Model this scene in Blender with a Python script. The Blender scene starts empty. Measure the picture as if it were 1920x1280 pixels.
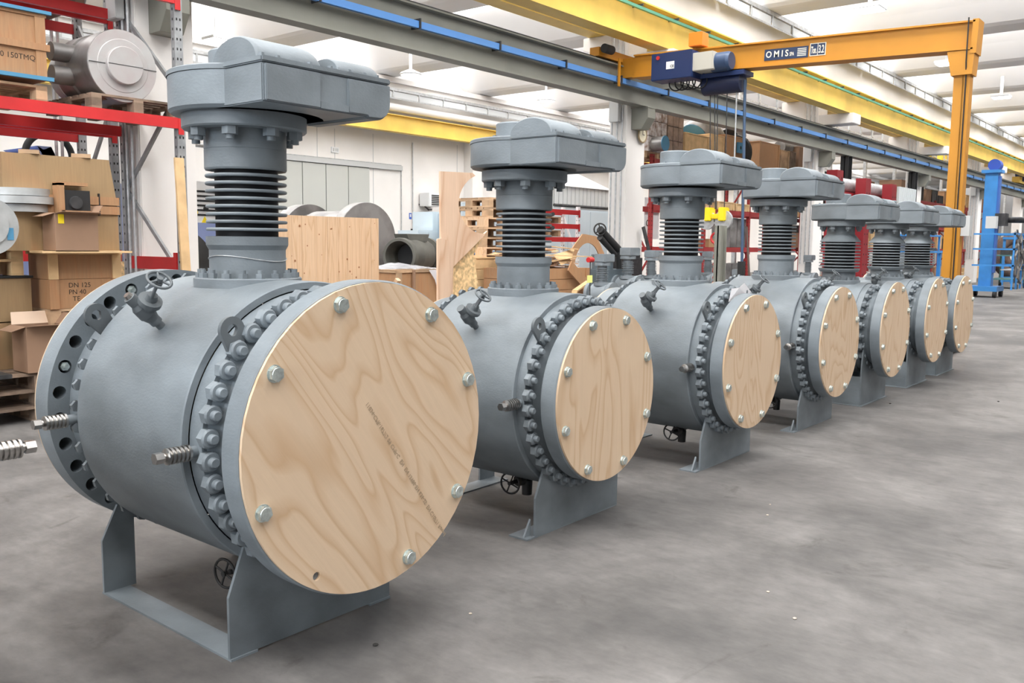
import bpy, bmesh, math, random
from mathutils import Vector, Matrix
random.seed(7)
PI = math.pi
SC = bpy.context.scene
COL = SC.collection
# ------------------------------------------------------------------ camera
FW = Vector((0.7690886, 0.6295821, -0.1101319)); RT = Vector((0.6343263, -0.7729895, 0.0108304)); UP = Vector((0.0783122, 0.0781891, 0.9938580))
FPX = 1661.65
CAMP = Vector((0, 0, 1.6))
cam = bpy.data.cameras.new('camera'); camo = bpy.data.objects.new('camera', cam); COL.objects.link(camo)
camo.matrix_world = Matrix(((RT.x, UP.x, -FW.x, CAMP.x), (RT.y, UP.y, -FW.y, CAMP.y), (RT.z, UP.z, -FW.z, CAMP.z), (0, 0, 0, 1)))
cam.sensor_width = 36.0; cam.lens = FPX * 36.0 / 1920.0; cam.clip_start = 0.05; cam.clip_end = 400
SC.camera = camo
SC.view_settings.view_transform = 'Standard'; SC.view_settings.look = 'None'; SC.view_settings.gamma = 1; SC.view_settings.use_curve_mapping = False
SC.view_settings.exposure = 0.40
# ------------------------------------------------------------------ sky and daylight
W = bpy.data.worlds.new('sky'); SC.world = W; W.use_nodes = True
bg = W.node_tree.nodes['Background']; bg.inputs[0].default_value = (0.93, 0.96, 1.0, 1); bg.inputs[1].default_value = 2.2
def area(name, loc, rot, sx, sy, power, col=(1, 1, 1)):
    L = bpy.data.lights.new(name, 'AREA'); L.shape = 'RECTANGLE'; L.size = sx; L.size_y = sy; L.energy = power; L.color = col
    o = bpy.data.objects.new(name, L); o.location = loc; o.rotation_euler = rot; COL.objects.link(o); return o
ROOFZ = 8.15; X0R = 0.9
for k in range(-2, 14):
    area('skylight_daylight', (X0R + 5 * k + 2.5, 2.3, ROOFZ + .35), (0, -.62, 0), 1.5, 13.5, 1050, (1, .985, .96))
for k in range(0, 14):
    area('skylight_daylight', (X0R + 5 * k + 2.5, 16.5, ROOFZ + .35), (0, -.5, 0), 1.5, 12.5, 760, (1, .985, .96))
# high opening in the unseen end wall, raised so its light falls from above
area('high_opening_daylight', (-11.6, 1.5, 4.6), (0, -PI / 2 + .25, 0), 4.4, 9.0, 700, (.80, .90, 1.0))
# ------------------------------------------------------------------ helpers
def at(px, py, ax, v):
    d = FW + (px - 960) / FPX * RT - (py - 640) / FPX * UP
    i = 'XYZ'.index(ax); return CAMP + d * ((v - CAMP[i]) / d[i])
def node_mat(name):
    m = bpy.data.materials.new(name); m.use_nodes = True
    nt = m.node_tree; return m, nt, nt.nodes['Principled BSDF']
MATS = {}
def mat(name, col, rough=.6, metal=0, var=0.0, scale=3.0, bump=0.0, bscale=60, col2=None, stretch=(1, 1, 1), detail=4):
    if name in MATS: return MATS[name]
    m, nt, b = node_mat(name)
    b.inputs['Base Color'].default_value = (*col, 1); b.inputs['Roughness'].default_value = rough; b.inputs['Metallic'].default_value = metal
    if var or col2 or bump:
        tc = nt.nodes.new('ShaderNodeTexCoord'); mp = nt.nodes.new('ShaderNodeMapping'); mp.inputs['Scale'].default_value = stretch
        oi = nt.nodes.new('ShaderNodeObjectInfo'); ml = nt.nodes.new('ShaderNodeMath'); ml.operation = 'MULTIPLY'; ml.inputs[1].default_value = 37.0
        nt.links.new(oi.outputs['Random'], ml.inputs[0]); nt.links.new(tc.outputs['Object'], mp.inputs['Vector']); nt.links.new(ml.outputs[0], mp.inputs['Location'])
    if var or col2:
        n = nt.nodes.new('ShaderNodeTexNoise'); n.inputs['Scale'].default_value = scale; n.inputs['Detail'].default_value = detail
        nt.links.new(mp.outputs[0], n.inputs['Vector'])
        r = nt.nodes.new('ShaderNodeValToRGB'); c2 = col2 or tuple(max(0, c * (1 - var)) for c in col); c1 = col if col2 else tuple(min(1, c * (1 + var)) for c in col)
        r.color_ramp.elements[0].position = .33; r.color_ramp.elements[1].position = .67
        r.color_ramp.elements[0].color = (*c2, 1); r.color_ramp.elements[1].color = (*c1, 1)
        nt.links.new(n.outputs['Fac'], r.inputs[0]); nt.links.new(r.outputs[0], b.inputs['Base Color'])
    if bump:
        n2 = nt.nodes.new('ShaderNodeTexNoise'); n2.inputs['Scale'].default_value = bscale; nt.links.new(mp.outputs[0], n2.inputs['Vector'])
        bp = nt.nodes.new('ShaderNodeBump'); bp.inputs['Strength'].default_value = bump; bp.inputs['Distance'].default_value = .01
        nt.links.new(n2.outputs['Fac'], bp.inputs['Height']); nt.links.new(bp.outputs[0], b.inputs['Normal'])
    MATS[name] = m; return m
def grain_mat(name, light, dark, freq=16, sc=(1.5, 1.5, .35), fine=.25, rough=.6, rotz=0, knots=0.0):
    """wood with contour-line grain running along local Z"""
    m, nt, b = node_mat(name); N = nt.nodes; L = nt.links
    tc = N.new('ShaderNodeTexCoord'); oi = N.new('ShaderNodeObjectInfo'); ml = N.new('ShaderNodeMath'); ml.operation = 'MULTIPLY'; ml.inputs[1].default_value = 53
    mp = N.new('ShaderNodeMapping'); mp.inputs['Scale'].default_value = sc
    L.new(oi.outputs['Random'], ml.inputs[0]); L.new(ml.outputs[0], mp.inputs['Location']); L.new(tc.outputs['Object'], mp.inputs['Vector'])
    n = N.new('ShaderNodeTexNoise'); n.inputs['Scale'].default_value = 1.6; n.inputs['Detail'].default_value = 2.2; n.inputs['Roughness'].default_value = .42; n.inputs['Distortion'].default_value = .35
    L.new(mp.outputs[0], n.inputs['Vector'])
    mu = N.new('ShaderNodeMath'); mu.operation = 'MULTIPLY'; mu.inputs[1].default_value = freq; L.new(n.outputs['Fac'], mu.inputs[0])
    fr = N.new('ShaderNodeMath'); fr.operation = 'FRACT'; L.new(mu.outputs[0], fr.inputs[0])
    r = N.new('ShaderNodeValToRGB'); e = r.color_ramp.elements; e[0].position = 0; e[0].color = (*light, 1); e[1].position = 1; e[1].color = (*light, 1)
    mid = tuple((a + c) / 2 for a, c in zip(light, dark))
    for p, c in ((.45, light), (.72, mid), (.86, dark), (.93, mid)):
        q = e.new(p); q.color = (*c, 1)
    L.new(fr.outputs[0], r.inputs[0])
    mp2 = N.new('ShaderNodeMapping'); mp2.inputs['Scale'].default_value = (60, 60, 4); L.new(tc.outputs['Object'], mp2.inputs['Vector'])
    n2 = N.new('ShaderNodeTexNoise'); n2.inputs['Scale'].default_value = 1; n2.inputs['Detail'].default_value = 3; L.new(mp2.outputs[0], n2.inputs['Vector'])
    mx = N.new('ShaderNodeMixRGB'); mx.blend_type = 'MULTIPLY'; mx.inputs[0].default_value = fine; L.new(r.outputs[0], mx.inputs[1]); L.new(n2.outputs['Fac'], mx.inputs[2])
    br = N.new('ShaderNodeBrightContrast'); br.inputs['Bright'].default_value = fine * .12; L.new(mx.outputs[0], br.inputs['Color'])
    L.new(br.outputs[0], b.inputs['Base Color']); b.inputs['Roughness'].default_value = rough
    bp = N.new('ShaderNodeBump'); bp.inputs['Strength'].default_value = .15; bp.inputs['Distance'].default_value = .004; L.new(n2.outputs['Fac'], bp.inputs['Height']); L.new(bp.outputs[0], b.inputs['Normal'])
    MATS[name] = m; return m
def glow_mat(name, col, s):
    m = bpy.data.materials.new(name); m.use_nodes = True; nt = m.node_tree; nt.nodes.clear()
    e = nt.nodes.new('ShaderNodeEmission'); e.inputs[0].default_value = (*col, 1); e.inputs[1].default_value = s
    o = nt.nodes.new('ShaderNodeOutputMaterial'); nt.links.new(e.outputs[0], o.inputs[0]); MATS[name] = m; return m
def clear_mat(name, col, alpha):
    m = bpy.data.materials.new(name); m.use_nodes = True; nt = m.node_tree; nt.nodes.clear()
    t = nt.nodes.new('ShaderNodeBsdfTransparent'); t.inputs[0].default_value = (1, 1, 1, 1); d = nt.nodes.new('ShaderNodeBsdfPrincipled'); d.inputs['Base Color'].default_value = (*col, 1); d.inputs['Roughness'].default_value = .15
    x = nt.nodes.new('ShaderNodeMixShader'); x.inputs[0].default_value = alpha; nt.links.new(t.outputs[0], x.inputs[1]); nt.links.new(d.outputs[0], x.inputs[2])
    o = nt.nodes.new('ShaderNodeOutputMaterial'); nt.links.new(x.outputs[0], o.inputs[0]); MATS[name] = m; return m
class MB:
    def __init__(s): s.v = []; s.f = []; s.sm = []
    def add(s, vs, fs, smooth=False, M=None):
        o = len(s.v)
        for p in vs:
            p = Vector(p); s.v.append(M @ p if M is not None else p)
        for f in fs: s.f.append([i + o for i in f]); s.sm.append(smooth)
        return s
    def box(s, x0, x1, y0, y1, z0, z1, M=None):
        v = [(x0, y0, z0), (x1, y0, z0), (x1, y1, z0), (x0, y1, z0), (x0, y0, z1), (x1, y0, z1), (x1, y1, z1), (x0, y1, z1)]
        return s.add(v, [(0, 3, 2, 1), (4, 5, 6, 7), (0, 1, 5, 4), (1, 2, 6, 5), (2, 3, 7, 6), (3, 0, 4, 7)], False, M)
    def prism(s, poly, a, b, axis='Y', M=None, smooth=False):
        """poly in the two other axes (XZ for Y, XY for Z, YZ for X), extruded a..b"""
        n = len(poly)
        def P(p, t): return {'Y': (p[0], t, p[1]), 'Z': (p[0], p[1], t), 'X': (t, p[0], p[1])}[axis]
        v = [P(p, a) for p in poly] + [P(p, b) for p in poly]
        s.add(v, [tuple(range(n)), tuple(range(2 * n - 1, n - 1, -1))], False, M)
        o = len(s.v) - 2 * n
        for i in range(n): j = (i + 1) % n; s.f.append([o + j, o + i, o + n + i, o + n + j]); s.sm.append(smooth)
        return s
    def lathe(s, prof, n=32, axis='Y', c=(0, 0, 0), M=None, smooth=True, flat=None):
        """prof: (t, r) along the axis; sharp rings are doubled so shading stays crisp"""
        c = Vector(c)
        def ring(t, r):
            out = []
            for i in range(n):
                a = 2 * PI * i / n; u, w = r * math.cos(a), r * math.sin(a)
                out.append(c + Vector({'Y': (u, t, w), 'Z': (u, w, t), 'X': (t, u, w)}[axis]))
            return out
        for k in range(len(prof) - 1):
            (t0, r0), (t1, r1) = prof[k], prof[k + 1]
            if r0 < 1e-6 and r1 < 1e-6: continue
            if r0 < 1e-6 or r1 < 1e-6:
                R = ring(t0, r0) if r1 < 1e-6 else ring(t1, r1); s.add(R, [tuple(range(n))], False, M)
            else:
                A = ring(t0, r0) + ring(t1, r1)
                s.add(A, [(i, (i + 1) % n, n + (i + 1) % n, n + i) for i in range(n)], smooth and abs(t1 - t0) > 1e-6, M)
        return s
    def tube(s, p0, p1, r0, r1=None, n=12, caps=True):
        p0 = Vector(p0); p1 = Vector(p1); r1 = r0 if r1 is None else r1; d = (p1 - p0); L = d.length
        if L < 1e-9: return s
        M = Matrix.Translation(p0) @ d.to_track_quat('Z', 'Y').to_matrix().to_4x4()
        prof = [(0, r0), (L, r1)]
        if caps: prof = [(0, 0)] + prof + [(L, 0)]
        return s.lathe(prof, n, 'Z', M=M)
    def bar(s, p0, p1, w, h, up=(0, 0, 1)):
        p0 = Vector(p0); p1 = Vector(p1); d = p1 - p0; L = d.length; z = d.normalized(); u = Vector(up)
        if abs(z.dot(u)) > .98: u = Vector((1, 0, 0))
        x = u.cross(z).normalized(); y = z.cross(x)
        M = Matrix.Translation(p0) @ Matrix((x, y, z)).transposed().to_4x4()
        return s.box(-w / 2, w / 2, -h / 2, h / 2, 0, L, M)
    def path(s, pts, r, n=8):
        pts = [Vector(p) for p in pts]
        for i in range(len(pts) - 1): s.tube(pts[i], pts[i + 1], r, r, n, True)
        return s
    def torus(s, c, nrm, R, r, n=24, m=8, a0=0, a1=2 * PI):
        M = Matrix.Translation(Vector(c)) @ Vector(nrm).to_track_quat('Z', 'Y').to_matrix().to_4x4()
        full = abs(a1 - a0 - 2 * PI) < 1e-6; k = n if full else n + 1; v = []
        for i in range(k):
            a = a0 + (a1 - a0) * i / n
            for j in range(m):
                b = 2 * PI * j / m; v.append(((R + r * math.cos(b)) * math.cos(a), (R + r * math.cos(b)) * math.sin(a), r * math.sin(b)))
        f = []
        for i in range(n):
            i2 = (i + 1) % k
            for j in range(m): f.append((i * m + j, i2 * m + j, i2 * m + (j + 1) % m, i * m + (j + 1) % m))
        return s.add(v, f, True, M)
    def sphere(s, c, r, n=16, m=8, squash=1.0):
        prof = [(-r * squash * math.cos(PI * k / m), max(r * math.sin(PI * k / m), 0)) for k in range(m + 1)]
        prof[0] = (prof[0][0], 0); prof[-1] = (prof[-1][0], 0)
        # poles as small rings
        prof = [(t, max(q, r * .02)) for t, q in prof]
        return s.lathe([(prof[0][0], 0)] + prof + [(prof[-1][0], 0)], n, 'Z', c)
    def build(s, name, m, parent=None, bevel=0, weld=False):
        me = bpy.data.meshes.new(name); me.from_pydata([tuple(p) for p in s.v], [], s.f)
        me.polygons.foreach_set('use_smooth', s.sm); me.materials.append(m)
        bm = bmesh.new(); bm.from_mesh(me)
        if weld or bevel: bmesh.ops.remove_doubles(bm, verts=bm.verts, dist=1e-5)
        bmesh.ops.recalc_face_normals(bm, faces=bm.faces)
        if bevel:
            ed = [e for e in bm.edges if len(e.link_faces) == 2 and e.calc_face_angle(0) > .6]
            bmesh.ops.bevel(bm, geom=ed, offset=bevel, segments=2, affect='EDGES', clamp_overlap=True)
        bm.to_mesh(me); bm.free()
        o = bpy.data.objects.new(name, me); COL.objects.link(o)
        if parent is not None: o.parent = parent
        return o
def tag(o, label=None, cat=None, group=None, kind=None):
    if label: o['label'] = label
    if cat: o['category'] = cat
    if group: o['group'] = group
    if kind: o['kind'] = kind
    return o
def thing(name, label, cat, loc=(0, 0, 0), rz=0, group=None):
    o = bpy.data.objects.new(name, None); o.empty_display_size = .1; COL.objects.link(o); o.location = loc; o.rotation_euler = (0, 0, rz)
    return tag(o, label, cat, group)
def children(o): return [c for c in KIDS.get(o.name, [])]
def copy_tree(o, parent=None, kids=None):
    if kids is None:
        kids = {}
        for x in COL.objects:
            if x.parent: kids.setdefault(x.parent.name, []).append(x)
    c = o.copy(); COL.objects.link(c)
    if parent is not None: c.parent = parent
    for ch in kids.get(o.name, []): copy_tree(ch, c, kids)
    return c
def inst(src, parent, loc, rot=(0, 0, 0), scale=None):
    c = src.copy(); COL.objects.link(c); c.parent = parent; c.location = loc; c.rotation_euler = rot
    if scale: c.scale = scale
    return c
def struct(name, mb, m, label=None, bevel=0, parent=None):
    o = mb.build(name, m, parent, bevel)
    if parent is None: tag(o, label, None, None, 'structure')
    return o
def text(body, size, m, parent, M, name='lettering', extrude=.0006, bold=False, spacing=1.0, sx=1.0, align='LEFT'):
    cu = bpy.data.curves.new(name, 'FONT'); cu.body = body; cu.size = size; cu.extrude = extrude; cu.space_character = spacing; cu.align_x = align; cu.resolution_u = 3
    if bold: cu.offset = size * .018
    t = bpy.data.objects.new(name, cu); COL.objects.link(t)
    dg = bpy.context.evaluated_depsgraph_get(); me = bpy.data.meshes.new_from_object(t.evaluated_get(dg)); bpy.data.objects.remove(t)
    me.materials.clear(); me.materials.append(m)
    o = bpy.data.objects.new(name, me); COL.objects.link(o); o.parent = parent; o.matrix_local = M @ Matrix.Diagonal((sx, 1, 1, 1)); return o
def face_M(p, xdir, updir):
    """frame whose local X runs along xdir and local Y along updir"""
    x = Vector(xdir).normalized(); z = x.cross(Vector(updir)).normalized(); y = z.cross(x)
    return Matrix.Translation(Vector(p)) @ Matrix((x, y, z)).transposed().to_4x4()
# ------------------------------------------------------------------ materials
GREY = mat('grey_primer_paint', (.182, .208, .228), .52, 0, .22, 3.4, .10, 90, stretch=(1, .7, 1.3))
GREYD = mat('grey_primer_paint_fittings', (.12, .135, .145), .5, 0, .12, 9)
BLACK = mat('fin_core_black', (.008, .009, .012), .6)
STEEL = mat('bright_machined_steel', (.52, .50, .48), .28, 1, .12, 20)
ZINC = mat('zinc_plated_bolt', (.62, .68, .66), .34, .85, .18, 60)
CONC = mat('white_painted_concrete', (.80, .775, .75), .85, 0, .04, .8, .1, 25)
CEILM = mat('pale_ceiling_concrete', (.78, .765, .76), .9, 0, .03, .5)
YEL = mat('yellow_crane_beam_paint', (.78, .54, .12), .5, 0, .12, 1.2)
YELP = mat('golden_gantry_paint', (.50, .215, .015), .5, 0, .08, 1.5)
BEAMG = mat('grey_green_beam_paint', (.215, .215, .185), .5, 0, .10, 1.2)
BLUE = mat('blue_busbar_plastic', (.09, .25, .58), .4)
NAVY = mat('navy_steel', (.012, .028, .10), .4)
DKMET = mat('dark_steel', (.06, .06, .062), .5, .5, .3, 8)
GALV = mat('galvanised_steel', (.50, .51, .52), .45, .6, .15, 12)
RED = mat('red_rack_beam_paint', (.50, .020, .022), .45, 0, .12, 3)
DRED = mat('dark_red_rack_paint', (.30, .022, .022), .5, 0, .15, 3)
CARD = mat('brown_cardboard', (.28, .17, .108), .85, 0, .06, 4)
CARDL = mat('pale_cardboard_flap', (.66, .50, .38), .85, 0, .05, 4)
PLY = grain_mat('plywood_face', (.66, .49, .335), (.56, .375, .225), 15, (1.7, 1.7, .40), .10)
WOODP = grain_mat('pale_pine', (.70, .47, .29), (.60, .37, .20), 9, (7, 7, .4), .25)
WOODO = grain_mat('orange_crate_wood', (.40, .20, .075), (.40, .18, .06), 10, (2, 2, .4), .35)
WOODB = grain_mat('tan_plywood_box', (.33, .205, .085), (.36, .20, .08), 6, (.7, .7, .4), .3)
WOODD = mat('weathered_pallet_wood', (.20, .14, .10), .85, 0, .45, 3, .4, 30, stretch=(1, 1, 1))
WOODM = mat('pallet_wood', (.42, .28, .17), .85, 0, .35, 3, .4, 30)
OSB = mat('strand_board', (.72, .50, .26), .8, 0, .35, 26, .5, 40)
# ------------------------------------------------------------------ floor and shell
def floor_mat():
    m, nt, b = node_mat('worn_concrete_floor'); N = nt.nodes; L = nt.links
    tc = N.new('ShaderNodeTexCoord')
    def noise(sc, det, ro=.55, dist=0, st=(1, 1, 1)):
        mp = N.new('ShaderNodeMapping'); mp.inputs['Scale'].default_value = st; L.new(tc.outputs['Object'], mp.inputs['Vector'])
        n = N.new('ShaderNodeTexNoise'); n.inputs['Scale'].default_value = sc; n.inputs['Detail'].default_value = det; n.inputs['Roughness'].default_value = ro; n.inputs['Distortion'].default_value = dist
        L.new(mp.outputs[0], n.inputs['Vector']); return n
    a = noise(.9, 9, .62, .3); r = N.new('ShaderNodeValToRGB'); e = r.color_ramp.elements
    e[0].position = .36; e[0].color = (.088, .085, .084, 1); e[1].position = .64; e[1].color = (.185, .178, .174, 1); q = e.new(.5); q.color = (.128, .123, .12, 1)
    L.new(a.outputs['Fac'], r.inputs[0])
    c = noise(14, 6, .7, 0, (1, .45, 1)); r2 = N.new('ShaderNodeValToRGB'); r2.color_ramp.elements[0].position = .3; r2.color_ramp.elements[0].color = (.72, .71, .7, 1); r2.color_ramp.elements[1].position = .7; r2.color_ramp.elements[1].color = (1.12, 1.1, 1.08, 1)
    L.new(c.outputs['Fac'], r2.inputs[0]); mx = N.new('ShaderNodeMixRGB'); mx.blend_type = 'MULTIPLY'; mx.inputs[0].default_value = .8; L.new(r.outputs[0], mx.inputs[1]); L.new(r2.outputs[0], mx.inputs[2])
    # dark stains and pale scuffs
    s = noise(2.3, 5, .6, 1.2); r3 = N.new('ShaderNodeValToRGB'); r3.color_ramp.elements[0].position = .24; r3.color_ramp.elements[0].color = (.5, .48, .46, 1); r3.color_ramp.elements[1].position = .38; r3.color_ramp.elements[1].color = (1, 1, 1, 1)
    L.new(s.outputs['Fac'], r3.inputs[0]); mx2 = N.new('ShaderNodeMixRGB'); mx2.blend_type = 'MULTIPLY'; mx2.inputs[0].default_value = .8; L.new(mx.outputs[0], mx2.inputs[1]); L.new(r3.outputs[0], mx2.inputs[2])
    L.new(mx2.outputs[0], b.inputs['Base Color']); b.inputs['Roughness'].default_value = .62; b.inputs['Specular IOR Level'].default_value = .35
    bp = N.new('ShaderNodeBump'); bp.inputs['Strength'].default_value = .12; bp.inputs['Distance'].default_value = .01; L.new(c.outputs['Fac'], bp.inputs['Height']); L.new(bp.outputs[0], b.inputs['Normal'])
    return m
XE = 95.0; YW = 23.2
struct('floor', MB().box(-12, XE, -5.5, YW, -.2, 0), floor_mat(), 'mottled grey worn concrete workshop floor')
struct('wall_back', MB().box(-12, XE, YW, YW + .3, 0, 9), CONC, 'white painted concrete wall at the back of the second bay')
struct('wall_near', MB().box(-12, XE, -5.8, -5.5, 0, 9), mat('dark_low_bounce_wall', (.14, .14, .14), .9), 'unseen side wall behind the camera, coloured dark to bounce little light')  # unseen wall given a dark colour to hold back bounced light
struct('wall_far', MB().box(XE, XE + .3, -5.8, YW + .3, 0, 9), CONC, 'white far end wall of the hall')
w = MB(); w.box(-12.3, -12, -5.8, -3, 0, 9); w.box(-12.3, -12, 6, YW + .3, 0, 9); w.box(-12.3, -12, -3, 6, 7.2, 9); w.box(-12.3, -12, -3, 6, 0, 2.2)
struct('wall_high_opening', w, CONC, 'unseen end wall with an opening set high to light from above')
# roof: gull-wing concrete troughs across the bays, skylight strips between them
def wing_poly():
    bot = [(-1.75, 8.08), (-1.66, 8.0), (-1.1, 7.62), (-.55, 7.22), (-.42, 7.16), (-.3, 7.15), (.3, 7.15), (.42, 7.16), (.55, 7.22), (1.1, 7.62), (1.66, 8.0), (1.75, 8.08)]
    return bot, [(x, z + .12) for x, z in bot]
bot, top = wing_poly()
SKY = clear_mat('skylight_panel_clear', (.9, .93, .95), .22)
wingme = None
for by, (ya, yb) in enumerate(((-5.5, 9.45), (10.05, YW))):
    first = None
    for k in range(-3, 19):
        x = X0R + 5 * k
        if first is None:
            m = MB(); n = len(bot)
            v = [(p[0], ya, p[1]) for p in bot] + [(p[0], yb, p[1]) for p in bot] + [(p[0], ya, p[1]) for p in top] + [(p[0], yb, p[1]) for p in top]
            m.add(v, [(i, i + 1, n + i + 1, n + i) for i in range(n - 1)], False)
            m.add(v, [(2 * n + i, 3 * n + i, 3 * n + i + 1, 2 * n + i + 1) for i in range(n - 1)], False)
            m.add(v, [(i, i + 1, 2 * n + i + 1, 2 * n + i) for i in range(n - 1)] + [(n + i, n + i + 1, 3 * n + i + 1, 3 * n + i) for i in range(n - 1)], False)
            m.add(v, [(0, n, 3 * n, 2 * n), (n - 1, 2 * n - 1, 4 * n - 1, 3 * n - 1)], False)
            first = struct('ceiling', m, CEILM, 'pale concrete roof trough spanning the bay'); first.location = (x, 0, 0)
            p = MB().box(1.62, 3.38, ya, yb, ROOFZ + .06, ROOFZ + .08); fp = struct('window_1', p, SKY, 'translucent skylight strip between roof troughs'); fp.location = (x, 0, 0)
        else:
            c = first.copy(); COL.objects.link(c); c.location = (x, 0, 0)
            c = fp.copy(); COL.objects.link(c); c.location = (x, 0, 0)
# longitudinal roof girder over the columns, and along the outer walls
for nm, y0, y1 in (('trim_1', 9.35, 10.15), ('trim_2', YW - .5, YW), ('trim_3', -5.5, -5.0)):
    g = MB().box(-12, XE, y0, y1, 6.2, 6.95); g.box(-12, XE, y0 - .12, y1 + .12, 6.95, 7.12)
    struct(nm, g, CONC, 'white longitudinal roof girder')
# columns every ten metres
colx = [5.13 + 10.1 * k for k in range(-1, 9)]
for k, x in enumerate(colx):
    c = MB(); c.box(x, x + .70, 9.6, 10.0, 0, 6.2)
    c.prism([(8.62, 5.30), (10.0, 5.30), (10.0, 5.74), (10.7, 5.74), (10.7, 5.5), (10.0, 5.2), (10.0, 5.0), (9.6, 5.02), (8.62, 5.02)], x + .02, x + .62, 'X')
    struct('column', c, CONC, 'white square concrete column carrying the crane beams', .012)
for k, x in enumerate(colx):
    c = MB(); c.box(x, x + .6, YW - .45, YW, 0, 6.2); c.box(x + .05, x + .5, YW - .95, YW - .45, 4.95, 5.28)
    struct('pilaster', c, CONC, 'white wall column with crane corbel', .012)
# crane runway beams
def ibeam(name, label, y, z0, z1, wf, m, box=False, x0=-12, x1=XE):
    t = thing(name, label, 'beam', (0, y, z0)); h = z1 - z0
    b = MB()
    if box: b.box(x0, x1, -wf / 2, wf / 2, 0, h)
    else:
        b.box(x0, x1, -.012, .012, .02, h - .02); b.box(x0, x1, -wf / 2, wf / 2, 0, .025); b.box(x0, x1, -wf / 2, wf / 2, h - .025, h)
    b.build('web_and_flanges', m, t); return t
gb = ibeam('crane_runway_beam', 'grey-green steel crane runway beam with blue busbar along its side', 9.36, 4.29, 4.93, .24, BEAMG)
MB().box(-12, XE, -.03, .03, .64, .69).build('crane_rail', DKMET, gb)
bb = MB().box(-12, XE, -.17, -.11, .30, .395).build('busbar', BLUE, gb)
cl = MB().box(-.012, .012, -.195, .01, .295, .43).build('busbar_clamp', DKMET, gb); cl.location = (5.6, 0, 0)
for k in range(1, 40):
    inst(cl, gb, (5.6 + 1.75 * k, 0, 0))
bk = None
for x in colx:
    t = thing('beam_bracket', 'grey-green steel bracket under the runway beam on the column', 'bracket', (x + .3, 9.0, 0), 0, 'brackets under the grey runway beam')
    p = [(.6, 4.27), (.22, 4.27), (.22, 4.08), (.36, 3.87), (.6, 3.87)]
    MB().prism(p, -.14, .14, 'X').build('bracket_box', BEAMG, t, .004); MB().box(-.16, .16, .21, .6, 4.27, 4.288).build('top_plate', BEAMG, t)
yb1 = ibeam('crane_runway_beam', 'upper yellow crane runway beam with green conductor line, near side of columns', 8.9, 5.30, 5.98, .34, YEL)
MB().box(-12, XE, -.22, -.17, .50, .55).build('conductor_line', mat('green_conductor', (.10, .33, .22), .5), yb1)
hk = MB().box(-.012, .012, -.24, -.005, .56, .60).build('conductor_hanger', DKMET, yb1); hk.location = (14.2, 0, 0)
for k in range(1, 30): inst(hk, yb1, (14.2 + 1.3 * k, 0, 0))
ibeam('crane_runway_beam', 'dark yellow box runway beam on the far side of the columns', 10.38, 5.74, 6.18, .36, YEL, True)
ibeam('crane_runway_beam', 'yellow runway beam along the white back wall', YW - .75, 5.28, 5.85, .30, YEL)
# cable trays
def tray(y, z, label):
    t = thing('cable_tray', label, 'cable tray', (0, y, z))
    MB().box(-12, XE, -.12, -.10, 0, .09).box(-12, XE, .10, .12, 0, .09).box(-12, XE, -.1, .1, 0, .01).build('tray_channel', GALV, t)
    MB().box(-12, XE, -.11, -.09, -.26, -.22).build('lower_rail', GALV, t)
    p = MB().box(-.02, .02, -.12, -.09, -.26, .0).build('tray_post', GALV, t); p.location = (4, 0, 0)
    for k in range(1, 60): inst(p, t, (4 + 1.2 * k, 0, 0))
    b = MB().box(0, 1.1, -.085, -.07, -.21, -.02).build('cable_duct', mat('pale_duct', (.62, .64, .65), .5), t); b.location = (4.05, 0, 0)
    for k in range(1, 60): inst(b, t, (4.05 + 1.2 * k, 0, 0))
tray(9.2, 7.05, 'galvanised cable tray above the columns')
tray(YW - .85, 6.6, 'galvanised cable tray along the back wall above the yellow beam')
p = MB()
p.tube((-12, YW - .75, 6.1), (XE, YW - .75, 6.1), .13, .13, 14); struct('trim_4', p, CONC, 'white round duct along the back wall')
# ------------------------------------------------------------------ ball valves
def circle_holes_ring(mb, r0, r1, y0, y1, N, R, rh, a0=0.0, seg=16):
    """annular plate with N round through holes at radius R"""
    def P(r, a, y): return Vector((r * math.cos(a), y, r * math.sin(a)))
    wa = 2 * PI / N
    for k in range(N):
        ac = a0 + k * wa
        hole = []; rim = []
        for i in range(seg):
            t = 2 * PI * i / seg; c = P(R, ac, 0); er = Vector((math.cos(ac), 0, math.sin(ac))); et = Vector((-math.sin(ac), 0, math.cos(ac)))
            hole.append(c + er * rh * math.cos(t) + et * rh * math.sin(t))
            # matching point on sector boundary
            ct, st = math.cos(t), math.sin(t); m = max(abs(ct), abs(st)); u, v = ct / m, st / m
            r = R + (u * (r1 - R) if u > 0 else u * (R - r0)); rim.append(P(r, ac + v * wa / 2, 0))
        for y, flip in ((y0, 0), (y1, 1)):
            vs = [h + Vector((0, y, 0)) for h in hole] + [h + Vector((0, y, 0)) for h in rim]
            mb.add(vs, [(i, (i + 1) % seg, seg + (i + 1) % seg, seg + i) for i in range(seg)], False)
        vs = [h + Vector((0, y0, 0)) for h in hole] + [h + Vector((0, y1, 0)) for h in hole]
        mb.add(vs, [(i, (i + 1) % seg, seg + (i + 1) % seg, seg + i) for i in range(seg)], True)
    n = N * 4
    for r in (r0, r1):
        vs = [P(r, 2 * PI * i / n, y0) for i in range(n)] + [P(r, 2 * PI * i / n, y1) for i in range(n)]
        mb.add(vs, [(i, (i + 1) % n, n + (i + 1) % n, n + i) for i in range(n)], True)
    return mb
def hexp(r, a0=0): return [(r * math.cos(a0 + PI / 3 * i), r * math.sin(a0 + PI / 3 * i)) for i in range(6)]
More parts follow.
